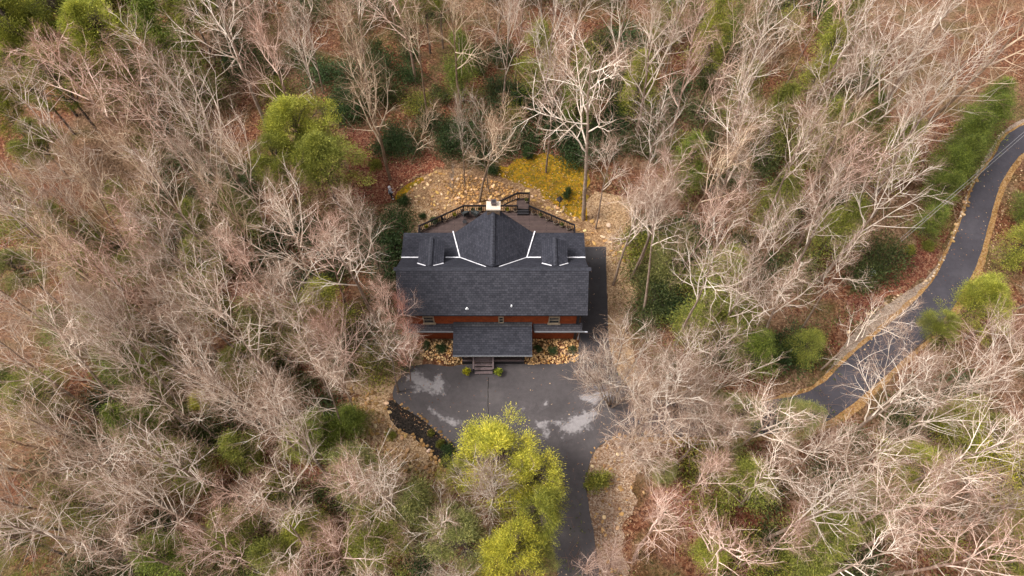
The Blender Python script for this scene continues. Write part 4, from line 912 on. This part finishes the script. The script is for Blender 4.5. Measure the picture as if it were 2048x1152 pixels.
GL = [(90, 300, 2, 7, 'pine', 'o'), (30, 420, 2, 7, 'hem', 'o'), (150, 470, 1.8, 7, 'hem', 'g'), (270, 420, 1.8, 6, 'hem', 'o'), (60, 560, 1.9, 7, 'pine', 'l'), (180, 560, 1.8, 6, 'hem', 'o'), (300, 540, 1.8, 6, 'pine', 'o'), (480, 420, 1.5, 5, 'hem', 'g'), (520, 640, 1.8, 6, 'hem', 'l'), (400, 600, 1.8, 6, 'hem', 'o'), (90, 810, 1.9, 7, 'pine', 'o'), (270, 850, 1.8, 6, 'hem', 'g'), (370, 930, 1.6, 6, 'hem', 'o'), (160, 1000, 1.8, 7, 'hem', 'o'), (60, 1090, 1.8, 7, 'pine', 'o'), (330, 1110, 1.6, 6, 'hem', 'g'), (550, 1120, 1.6, 5, 'hem', 'o'), (1560, 230, 1.8, 6, 'hem', 'o'), (1640, 260, 1.8, 6, 'hem', 'o'), (1730, 250, 1.8, 6, 'hem', 'g'), (1560, 400, 1.8, 6, 'hem', 'o'), (1680, 450, 1.8, 6, 'hem', 'o'), (1350, 500, 1.8, 6, 'hem', 'l'), (1800, 300, 1.8, 6, 'hem', 'o'), (1380, 330, 1.6, 6, 'hem', 'g'), (1160, 180, 1.6, 6, 'hem', 'g'), (920, 130, 1.6, 6, 'hem', 'g'), (1750, 1010, 1.8, 6, 'hem', 'o'), (1500, 960, 1.7, 5, 'hem', 'o'), (130, 0, 2.8, 13, 'pine', 'y'), (220, 110, 2.6, 11, 'pine', 'b'), (0, 100, 2.6, 12, 'pine', 'y'), (390, 40, 2.2, 9, 'pine', 'o'), (350, 0, 2.4, 10, 'pine', 'b'), (250, 0, 2.6, 11, 'pine', 'y'), (60, 110, 2.4, 12, 'pine', 'b'), (140, 190, 2.2, 10, 'pine', 'o'), (380, 130, 1.8, 7, 'hem', 'g'), (60, 40, 2.6, 12, 'pine', 'y'), (150, 60, 2.8, 11, 'pine', 'o'), (240, 45, 2.6, 10, 'pine', 'o'), (330, 90, 2.2, 9, 'hem', 'g'), (70, 170, 2, 10, 'pine', 'b'), (300, 20, 2.2, 9, 'pine', 'o'), (20, 240, 2, 9, 'pine', 'b'), (200, 130, 2, 8, 'hem', 'g'), (110, 110, 2.2, 9, 'pine', 'o'), (290, 150, 1.8, 7, 'hem', 'd'),
 (1280, 165, 1.6, 6, 'hem', 'b'), (1430, 60, 1.7, 7, 'hem', 'b'), (1490, 190, 1.6, 6, 'hem', 'o'), (1655, 110, 1.5, 6, 'hem', 'b'), (1075, 120, 1.7, 7, 'hem', 'o'), (1340, 20, 1.6, 6, 'hem', 'o'), (850, 25, 2, 8, 'pine', 'o'), (1700, 0, 2, 8, 'hem', 'o'), (1490, 40, 1.8, 6, 'hem', 'g'),
 (1990, 205, 1.6, 4.5, 'hem', 'g'), (1968, 240, 1.7, 5, 'hem', 'g'), (1945, 280, 1.7, 5, 'hem', 'g'), (1925, 320, 1.6, 4.5, 'hem', 'd'), (1890, 380, 1.4, 3.5, 'hem', 'd'), (1865, 440, 1.3, 3, 'hem', 'd'), (1900, 330, 1.6, 4, 'hem', 'g'), (2060, 480, 1.6, 5, 'hem', 'b'), (2075, 400, 1.3, 4, 'hem', 'g'),
 (1440, 545, 2.2, 6, 'hem', 'o'), (1475, 640, 1.8, 5, 'hem', 'o'), (1615, 690, 1.3, 3, 'hem', 'o'), (1395, 640, 1.8, 5, 'hem', 'o'), (1450, 840, 2.0, 6, 'pine', 'l'), (1585, 845, 1.6, 5, 'pine', 'l'), (1520, 700, 1.6, 4, 'hem', 'g'),
 (1900, 865, 2.2, 7, 'pine', 'b'), (1815, 945, 2.0, 6, 'pine', 'b'), (1950, 880, 1.8, 7, 'pine', 'o'), (2010, 960, 2.4, 9, 'pine', 'y'), (2025, 1090, 2.0, 8, 'pine', 'b'), (1630, 1100, 2.0, 5, 'hem', 'o'), (1425, 1100, 1.2, 4, 'hem', 'b'), (1670, 1060, 1.6, 5, 'hem', 'o'), (1330, 940, .9, 2.5, 'hem', 'l'),
 (390, 440, 1.5, 4, 'hem', 'o'), (400, 520, 1.7, 4, 'hem', 'o'), (215, 640, 1.9, 5, 'hem', 'g'), (120, 660, 1.7, 5, 'hem', 'g'), (235, 730, 1.8, 5, 'hem', 'g'), (310, 735, 1.6, 4, 'hem', 'o'), (490, 735, 1.8, 5, 'pine', 'o'), (640, 610, 2.1, 5, 'hem', 'b'), (600, 650, 1.8, 5, 'hem', 'o'), (600, 880, 1.5, 4, 'hem', 'o'), (715, 950, 2.1, 6, 'hem', 'l'), (460, 1060, 1.7, 5, 'hem', 'o'), (610, 1060, 1.5, 5, 'hem', 'b'), (640, 860, 1.5, 4, 'hem', 'g'), (30, 780, 1.8, 5, 'hem', 'd'), (395, 800, .8, 2, 'hem', 'y'), (700, 840, 1.3, 3, 'hem', 'g'), (830, 1010, 1.8, 5, 'hem', 'l'), (750, 1090, 2, 6, 'pine', 'o'), (480, 900, 1.4, 4, 'hem', 'o')]
for u, v, r_, H_, k_, t_ in GL: PG(u, v, r_*1.2, H_*(1.35 if k_ == 'hem' else 1.1), k_, t_)
# laurel understory behind the house and through the woods
LAU = [(860, 235, 'd'), (820, 290, 'd'), (790, 265, 'd'), (765, 285, 'd'), (950, 290, 'd'), (900, 280, 'd'), (920, 250, 'g'), (1010, 280, 'g'), (1050, 270, 'd'), (1110, 240, 'd'), (1130, 275, 'd'), (1160, 300, 'd'), (1215, 290, 'd'), (1230, 250, 'd'), (1060, 205, 'g'), (1240, 210, 'd'), (700, 215, 'g'), (680, 200, 'g'), (640, 140, 'g'), (1000, 100, 'd'), (1030, 190, 'd'), (980, 225, 'd'), (1180, 250, 'd'), (1090, 190, 'd'),
 (770, 470, 'd'), (795, 435, 'g'), (775, 540, 'd'), (760, 580, 'd'), (790, 500, 'd'), (745, 500, 'g'), (1315, 600, 'o'), (1290, 640, 'o'), (1560, 700, 'd'), (1600, 690, 'g'), (1500, 690, 'd'), (1440, 700, 'g'), (1350, 610, 'g'), (1330, 560, 'o')]
for u, v, t in LAU: PG(u, v, tr.uniform(1.3, 1.9), tr.uniform(1.6, 2.6), 'shrub', t)
n = 0; tries = 0
while n < 200 and tries < 9000:
    tries += 1; x = fr_.uniform(-34, 36); y = fr_.uniform(4, 74); bu, bv = proj((x, y, h(x, y)))
    if not (-30 < bu < 2080 and -40 < bv < 1190): continue
    if blocked(bu, bv) or blocked(bu-30, bv) or blocked(bu+30, bv) or blocked(bu, bv+30) or blocked(bu, bv-30): continue
    if noise.noise(Vector((x*.13, y*.13, 4))) < -.12: continue
    if any((x-t['p'][0])**2+(y-t['p'][1])**2 < 1.9**2 for t in GREENS): continue
    PG(0, 0, fr_.uniform(1.0, 2.0), fr_.uniform(1.2, 3), 'shrub', fr_.choice('googoolb'), xy=(x, y)); n += 1
SM = [(807, 402, .5, .9, 'g', 'round dark green bush at the left end of the garden'), (750, 331, .55, .9, 'b', 'small yellow-green bush beside the tall trunk on red leaves'), (1057, 312, .6, 1.1, 'g', 'green bush at the far edge of the mossy lawn'), (1133, 386, .45, .9, 'g', 'small green bush on the mossy lawn near the lantern'),
 (882, 697, .42, .5, 'g', 'green shrub in the rock bed left of the porch'), (1074, 699, .36, .5, 'g', 'green shrub nearest the porch in the right-hand rock bed'), (1105, 701, .38, .5, 'g', 'middle green shrub in the right-hand rock bed'), (1145, 700, .34, .5, 'g', 'green shrub nearest the corner in the right-hand rock bed'), (850, 690, .4, .5, 'g', 'green shrub at the far left of the left-hand rock bed'),
 (1195, 955, .95, 1.3, 'b', 'rounded light green bush on the gravel bank by the lower driveway'), (880, 885, .35, .5, 'b', 'small yellow plant in the dark mulch bed'), (895, 900, .5, .6, 'g', 'dark green plant in the mulch bed nearest the bright tree'), (862, 866, .25, .4, 'b', 'tiny yellow-green plant at the middle of the mulch bed'), (782, 869, .4, .5, 'b', 'small yellow-green bush among the bank stones'),
 (1822, 505, .55, .8, 'b', 'small yellow-green bush on the red leaves by the road'), (1857, 492, .5, .7, 'b', 'olive bush between the yellow-green one and the road'), (870, 440, .4, .6, 'g', 'low green plant in the soil left of the deck railing'), (845, 432, .3, .5, 'g', 'smaller low green plant left of the deck railing'), (985, 340, .55, .9, 'g', 'green bush between rock garden and moss')]
for u, v, r, hh, t, lab in SM: PG(u, v, r, hh, 'small', t, lab, cz=.4, name='bush')
# single leaves blown over the lot, the garden and the roads
lv = random.Random(8); LC = []; LD = []
while len(LC) < 9000:
    u, v = lv.uniform(700, 2048), lv.uniform(240, 1152); x, y, z = at(u, v)
    inlot = inside((u, v), LOT)
    if inlot and (lv.random() < .9 or (lv.random() < .6 and 880 < u < 1140)): continue
    if not inlot and not any(inside((u, v), c) for c in CLEAR[3:]): continue
    if -8.9 < x < 5.7 and 22 < y < 36: continue
    LC.append((x, y, h(x, y)+.065)); a = lv.uniform(0, 6.28); LD.append((math.cos(a), math.sin(a), lv.uniform(-.15, .15)))
m, t_, b_ = mat('fallen_leaf', .8, .2); g_ = N(t_, 'NewGeometry').outputs['Random Per Island']
t_.links.new(ramp(t_, g_, [(0, (.10, .04, .02)), (.4, (.26, .12, .06)), (.7, (.38, .22, .11)), (1, (.55, .40, .25))]), b_.inputs['Base Color'])
rq = np.random.default_rng(3)
tag(link('fallen_leaves', blades(np.array(LC), np.array(LD), rq.uniform(.07, .15, len(LC)), rq.uniform(.05, .1, len(LC)), 'fallen_leaves', m, 12)), 'single brown leaves scattered over ground and asphalt', kind='stuff')
# low brush and ground cover of the woods: nobody could count it
ug = random.Random(31); BT = []; GC = []; GD = []
BARECL = CLEAR[:1]
while len(BT) < 15000:
    x = ug.uniform(-34, 36); y = ug.uniform(2, 76); u, v = proj((x, y, h(x, y)))
    if not (-60 < u < 2110 and -60 < v < 1220) or any(inside((u, v), c) for c in CLEAR[:1]+CLEAR[3:]): continue
    d = nrm((ug.gauss(0, .8), ug.gauss(0, .8), ug.uniform(.1, 1))); L = ug.uniform(.4, 1.5); z = h(x, y)
    BT.append((poly((x, y, z+.02), d, L, 2, .2, 0, ug), .011, .006))
    if noise.noise(Vector((x*.3, y*.3, 8))) > -.05:
        for _ in range(5): GC.append((x+ug.gauss(0, .3), y+ug.gauss(0, .3), z+ug.uniform(.05, .5))); GD.append((ug.gauss(0, 1), ug.gauss(0, 1), ug.uniform(.2, 1)))
tag(link('brush', tubes(BT, 'brush', M['twig']), color=(.72, .58, .5, 1)), 'low bare brush covering the forest floor', kind='stuff')
GC = np.array(GC); rng_ = np.random.default_rng(4)
tag(link('ground_cover', blades(GC, np.array(GD), rng_.uniform(.15, .35, len(GC)), rng_.uniform(.04, .1, len(GC)), 'ground_cover', M['laurel'], 6), color=(1.6, 1.3, .9, 1)), 'low green growth on the forest floor', kind='stuff')
# ------------------------------------------------------------------ pots
def pot_mesh(r=.17, hgt=.26):
    b = MB(); k = 16; prof = [(.0, .0), (r*.72, 0), (r, hgt), (r*1.08, hgt), (r*1.08, hgt+.03), (r*.9, hgt+.03), (r*.88, hgt-.05)]
    for i in range(len(prof)-1):
        for j in range(k):
            a0 = 2*PI*j/k; a1 = 2*PI*(j+1)/k; (r0, z0), (r1, z1) = prof[i], prof[i+1]
            b.face([(r0*math.cos(a0), r0*math.sin(a0), z0), (r0*math.cos(a1), r0*math.sin(a1), z0), (r1*math.cos(a1), r1*math.sin(a1), z1), (r1*math.cos(a0), r1*math.sin(a0), z1)])
    return b.mesh('pot')
POTM = pot_mesh(); POTM.materials.append(simple('weathered_pot', (.20, .155, .12), .6, .3, .4, 8))
b = MB(); b.face([(.155*math.cos(2*PI*j/16), .155*math.sin(2*PI*j/16), .235) for j in range(16)]); SOILM = b.mesh('soil'); SOILM.materials.append(M['mulch'])
def wisp(seed, n=46, R_=.17, hgt=.3):
    rng = np.random.default_rng(seed); a = rng.uniform(0, 2*PI, n*6); r = R_*rng.uniform(.1, 1, n*6); C = np.stack([r*np.cos(a), r*np.sin(a), .26+rng.uniform(0, hgt, n*6)*(1-r/R_*.5)], 1)
    D = np.stack([np.cos(a), np.sin(a), np.full(n*6, 1.)], 1)+rng.normal(size=(n*6, 3))*.5
    return blades(C, D, rng.uniform(.08, .16, n*6), rng.uniform(.015, .035, n*6), 'plant', M['laurel'], seed)
WISP = [wisp(1), wisp(2), wisp(3, hgt=.42)]
TW = tubes([(poly((0, 0, .24), nrm((math.cos(i)*.8, math.sin(i)*.8, 1)), .28, 3, .2, 0, random.Random(i)), .008, .004) for i in range(22)], 'plant', M['twig'])
def potted(p, label, tint=None, s=1., group=None, bush=1.):
    e = empty('potted_plant', p, label, 'potted plant', group); e.scale = (s, s, s)
    link('pot', POTM, None, e); link('soil', SOILM, None, e)
    if tint is None: o = link('plant', TW, None, e, (.7, .6, .5, 1))
    else: o = link('plant', rr.choice(WISP), None, e, tint+(1,)); o.scale = (bush, bush, bush); o.location.z = -.22*(bush-1)
    return e
Y = (5.5, 3.4, .9); GR = (2.2, 1.6, 1.2); BLU = (2., 1.7, 3)
POTS = [(345, 352, None, 'empty-looking pot at the left end of the deck, against the cabin roof'), (397, 332, Y, 'yellow-green potted plant near the left end of the deck railing'), (468, 300, BLU, 'bluish potted plant second from the yellow-green one at the left railing'), (553, 268, None, 'twiggy brown pot halfway along the left slanting railing'), (637, 232, Y, 'yellow-green potted plant at the upper half of the left slanting railing'), (705, 195, None, 'twiggy pot in the upper left corner of the deck'),
 (795, 188, GR, 'green potted plant behind the dark deck chairs'), (857, 183, GR, 'green potted plant nearest the chimney on its left'), (1087, 185, Y, 'yellow-green potted plant nearest the chimney on its right'), (1155, 185, None, 'bare round pot beside the deck steps'), (1310, 208, None, 'bare pot at the top of the right slanting railing'), (1370, 230, GR, 'green pot second from the top of the right slanting railing'), (1427, 258, None, 'bare round pot third from the top of the right slanting railing'),
 (1497, 293, None, 'bare round pot fourth from the top of the right slanting railing'), (1550, 313, GR, 'greenish pot second from the bottom of the right slanting railing'), (1605, 338, None, 'dark pot at the bottom right corner of the deck')]
for zx, zy, t, lab in POTS: potted(at(760+zx/4.267, 380+zy/4.267, DZ), lab, t, 1.05, 'potted plants along the deck railing')
potted(Vector((1.28, 36.6, L0)), 'pot on the raised landing behind the deck steps', GR, 1, 'potted plants along the deck railing')
potted(at(934, 748), 'yellow-green potted bush left of the front steps', (7., 4.6, .9), 1.15, 'potted bushes beside the front steps', 1.7)
potted(at(997, 749), 'lime-green potted bush right of the front steps', (5., 4., 1.2), 1.15, 'potted bushes beside the front steps', 1.75)
# deck chairs
def chair(u, v, rz, label):
    p = at(u, v, DZ); e = empty('deck_chair', p, label, 'chair', 'dark chairs on the deck', rz)
    b = MB(); b.box((0, 0, .42), (.52, .5, .04)); b.build('seat', M['chair'], e)
    b = MB(); b.box((0, -.27, .72), (.52, .04, .56), rot=Matrix.Rotation(R(12), 3, 'X')); b.build('backrest', M['chair'], e)
    for sx in (-1, 1):
        for sy in (-1, 1): b = MB(); b.box((sx*.24, sy*.22, .21), (.04, .04, .42)); b.build('leg', M['black'], e)
        b = MB(); b.box((sx*.27, 0, .62), (.05, .5, .03)); b.build('armrest', M['black'], e)
M['chair'] = simple('charcoal_fabric', (.045, .05, .05), .8)
chair(931, 433, .5, 'dark deck chair nearer the left railing corner'); chair(951, 432, -.6, 'dark deck chair nearer the chimney')
e = empty('side_table', at(930, 449, DZ), 'small black side table beside the gable roof on the deck', 'table')
b = MB(); b.tube([(0, 0, .42), (0, 0, .45)], .2, 16); b.build('table_top', M['black'], e)
for i in range(3): b = MB(); b.tube([(.13*math.cos(i*2.1), .13*math.sin(i*2.1), .42), (.18*math.cos(i*2.1), .18*math.sin(i*2.1), 0)], .015, 6); b.build('leg', M['black'], e)
# lantern on a post
p = at(1118, 415); e = empty('garden_lantern', p, 'black square-topped garden lantern on a post beside the flagstone path', 'lantern')
b = MB(); b.tube([(0, 0, 0), (0, 0, .95)], .035, 8); b.build('post', M['black'], e)
b = MB(); b.box((0, 0, 1.1), (.3, .3, .3), .7); hd = b.build('housing', M['glass'], e)
b = MB(); s_ = .34; Q = [(s_*math.cos(.7+PI/4+i*PI/2), s_*math.sin(.7+PI/4+i*PI/2), 1.25) for i in range(4)]
for i in range(4): b.face([Q[i], Q[(i+1) % 4], (0, 0, 1.48)])
b.face(Q[::-1]); b.build('roof', M['black'], e)
# white-lidded drum in the woods
p = at(1737, 553); e = empty('drum', p, 'grey drum with round white lid standing in the woods left of the road', 'drum')
b = MB(); b.tube([(0, 0, 0), (0, 0, .15), (0, 0, .17), (0, 0, .5), (0, 0, .52), (0, 0, .8)], [.24, .24, .255, .255, .24, .24], 20); b.build('body', simple('blue_grey_drum', (.34, .35, .42), .5), e)
b = MB(); b.tube([(0, 0, .8), (0, 0, .87), (0, 0, .93), (0, 0, .96)], [.27, .27, .2, .06], 20); b.build('lid', simple('white_lid', (.85, .87, .88), .4), e)
# log lying in the woods
for (u, v, u2, v2, lab) in ((165, 768, 250, 815, 'broken orange-ended branch lying in the woods at lower left'), (500, 1010, 590, 1060, 'fallen trunk on the red leaves at lower left')):
    a = at(u, v, None, .15); c = at(u2, v2, None, .12); b = MB(); b.tube([a, a.lerp(c, .35)+Vector((0, .1, .05)), a.lerp(c, .7), c], [.09, .08, .07, .05], 8)
    tag(b.build('fallen_log', M['trunk'], smooth=True, color=(1.2, .8, .5, 1)), lab, 'log')
# overhead wires
for k_, lab in ((0, 'upper of the two overhead wires crossing the curving road'), (1, 'lower of the two overhead wires crossing the curving road')):
    a = at(1800+k_*2, 478+k_*5, 5.2); c = at(2160, 165+k_*7, 6.5); pts = []
    for i in range(25):
        t = i/24; q = a.lerp(c, t); q.z -= 1.0*4*t*(1-t)*.5; pts.append(q)
    b = MB(); b.tube(pts, .013, 6); tag(b.build('overhead_wire', simple('wire', (.35, .33, .33), .5)), lab, 'wire', 'overhead wires')
# ------------------------------------------------------------------ person
def person(u, v, face):
    p = at(u, v); e = empty('person', p, 'person in grey hooded jacket and dark trousers standing at the edge of the red leaves', 'person', None, face)
    J = {'pel': (0, 0, .93, .15), 'wai': (0, 0, 1.08, .13), 'che': (0, -.01, 1.3, .165), 'nck': (0, 0, 1.47, .06), 'hd0': (0, .01, 1.56, .085), 'hd1': (0, .01, 1.66, .09)}
    for s, n_ in ((-1, 'l'), (1, 'r')):
        J.update({'sh'+n_: (s*.18, 0, 1.4, .065), 'el'+n_: (s*.25, .02, 1.12, .05), 'wr'+n_: (s*.2, .22, 1.06, .032), 'ha'+n_: (s*.18, .28, 1.07, .03),
                  'hi'+n_: (s*.1, 0, .88, .1), 'kn'+n_: (s*.12, .02, .48, .07), 'an'+n_: (s*.13, -.01, .09, .045), 'to'+n_: (s*.15, .16, .045, .04)})
    E = [('pel', 'wai'), ('wai', 'che'), ('che', 'nck'), ('nck', 'hd0'), ('hd0', 'hd1')]
    for n_ in 'lr': E += [('che', 'sh'+n_), ('sh'+n_, 'el'+n_), ('el'+n_, 'wr'+n_), ('wr'+n_, 'ha'+n_), ('pel', 'hi'+n_), ('hi'+n_, 'kn'+n_), ('kn'+n_, 'an'+n_), ('an'+n_, 'to'+n_)]
    # fingers: short chains from the palm
    for s, n_ in ((-1, 'l'), (1, 'r')):
        hx, hy, hz, _ = J['ha'+n_]
        for i, L in enumerate((.05, .07, .075, .07, .055)):
            a = (i-2)*.018; base = (hx+a, hy+.02, hz-.005, .010); mid = (hx+a*1.2+(s*-.03 if i == 0 else 0), hy+.02+L*.6, hz-.012, .009); tip = (hx+a*1.2+(s*-.035 if i == 0 else 0), hy+.02+L, hz-.035, .008)
            J['f%s%d0' % (n_, i)] = base; J['f%s%d1' % (n_, i)] = mid; J['f%s%d2' % (n_, i)] = tip; E += [('ha'+n_, 'f%s%d0' % (n_, i)), ('f%s%d0' % (n_, i), 'f%s%d1' % (n_, i)), ('f%s%d1' % (n_, i), 'f%s%d2' % (n_, i))]
    def skin(name, keys, m, grow=0., sub=1, root=None):
        ks = [k for k in J if k in keys]; ed = [(ks.index(a), ks.index(c)) for a, c in E if a in ks and c in ks]
        me = bpy.data.meshes.new(name); me.from_pydata([J[k][:3] for k in ks], ed, []); o = link(name, me, m, e)
        md = o.modifiers.new('skin', 'SKIN'); md.use_smooth_shade = True
        for k, sv in zip(ks, me.skin_vertices[0].data): sv.radius = (J[k][3]+grow,)*2
        if root in ks: me.skin_vertices[0].data[ks.index(root)].use_root = True
        s2 = o.modifiers.new('sub', 'SUBSURF'); s2.levels = s2.render_levels = sub; return o
    me_ = bpy.data.meshes.new('seed')
    skin('body', list(J), simple('skin', (.5, .32, .24), .6, .3, .05), 0, 1, 'pel')
    skin('jacket', ['pel', 'wai', 'che', 'nck']+[a+n_ for a in ('sh', 'el', 'wr') for n_ in 'lr'], simple('grey_jacket', (.34, .34, .40), .8), .022, 1, 'wai')
    skin('trousers', ['pel']+[a+n_ for a in ('hi', 'kn', 'an') for n_ in 'lr'], simple('dark_trousers', (.03, .03, .035), .8), .016, 1, 'pel')
    for n_ in 'lr': skin('shoe', ['an'+n_, 'to'+n_], simple('white_shoe', (.75, .75, .75), .6), .018, 1, 'an'+n_)
    b = MB()
    bm = bmesh.new(); bmesh.ops.create_uvsphere(bm, u_segments=16, v_segments=10, radius=.125); bmesh.ops.delete(bm, geom=[v for v in bm.verts if v.co.z < -.02 and v.co.y > .02], context='VERTS')
    me = bpy.data.meshes.new('hood'); bm.to_mesh(me); bm.free(); o = link('hood', me, simple('pale_hood', (.62, .6, .64), .8), e); o.location = (0, 0, 1.63); o.scale = (.9, 1, 1.05)
    b = MB(); 
    for s in (-1, 1): b.box((s*.032, .1, 1.63), (.018, .012, .01))
    b.build('eyes', M['black'], e)
    b = MB(); b.face([(-.014, .095, 1.585), (.014, .095, 1.585), (0, .1, 1.62)]); b.face([(-.014, .095, 1.585), (0, .125, 1.588), (0, .1, 1.62)]); b.face([(.014, .095, 1.585), (0, .1, 1.62), (0, .125, 1.588)]); b.face([(-.014, .095, 1.585), (.014, .095, 1.585), (0, .125, 1.588)]); b.build('nose', simple('skin_nose', (.5, .3, .24), .6), e)
person(784, 397, R(-70))
# ------------------------------------------------------------------ labels that single each tree out
ORD = ['first', 'second', 'third', 'fourth', 'fifth', 'sixth', 'seventh', 'eighth', 'ninth', 'tenth', 'eleventh', 'twelfth', 'thirteenth', 'fourteenth', 'fifteenth', 'sixteenth']
BANDS = [(-999, 110, 'along the top'), (110, 260, 'in woods beyond the lawn'), (260, 420, 'level with the garden'), (420, 540, 'level with the rear roof'), (540, 680, 'level with the front roof'), (680, 800, 'level with the front steps'), (800, 940, 'level with the driveway fork'), (940, 1060, 'level with the dome-shaped tree'), (1060, 9999, 'along the bottom')]
def autolabel(items, lookf, catf, groupf):
    from collections import defaultdict
    D = defaultdict(list)
    for t in items:
        if t['label']: tag(t['o'], t['label'], catf(t)); continue
        u, v = t['uv']; bi = next(i for i, b_ in enumerate(BANDS) if b_[0] <= v < b_[1]); D[(lookf(t), bi, u < 985)].append(t)
    for (lk, bi, left), L in D.items():
        L.sort(key=lambda t: t['uv'][0] if left else -t['uv'][0])
        for i, t in enumerate(L):
            side = 'left' if left else 'right'
            tag(t['o'], '%s, %s from the %s edge %s' % (lk, ORD[min(i, 15)], side, BANDS[bi][2]), catf(t), groupf(t))
autolabel(TREES, lambda t: LOOK[t['kind']], lambda t: CATN.get(t['kind'], 'tree'), lambda t: 'bare trees in the woods around the cabin')
GLOOK = {'y': 'bright yellow-green', 'b': 'fresh green', 'o': 'olive green', 'g': 'mid green', 'd': 'dark green', 'l': 'pale green'}
autolabel(GREENS, lambda t: GLOOK[t['tint']]+' '+{'pine': 'evergreen', 'hem': 'hemlock', 'shrub': 'laurel shrub', 'small': 'bush'}[t['kind']], lambda t: 'tree' if t['kind'] in ('pine', 'hem') else 'shrub', lambda t: 'evergreen trees in the woods' if t['kind'] in ('pine', 'hem') else 'laurel shrubs under the trees')
print('TREES', len(TREES), 'GREENS', len(GREENS), 'OBJ', len(bpy.data.objects))
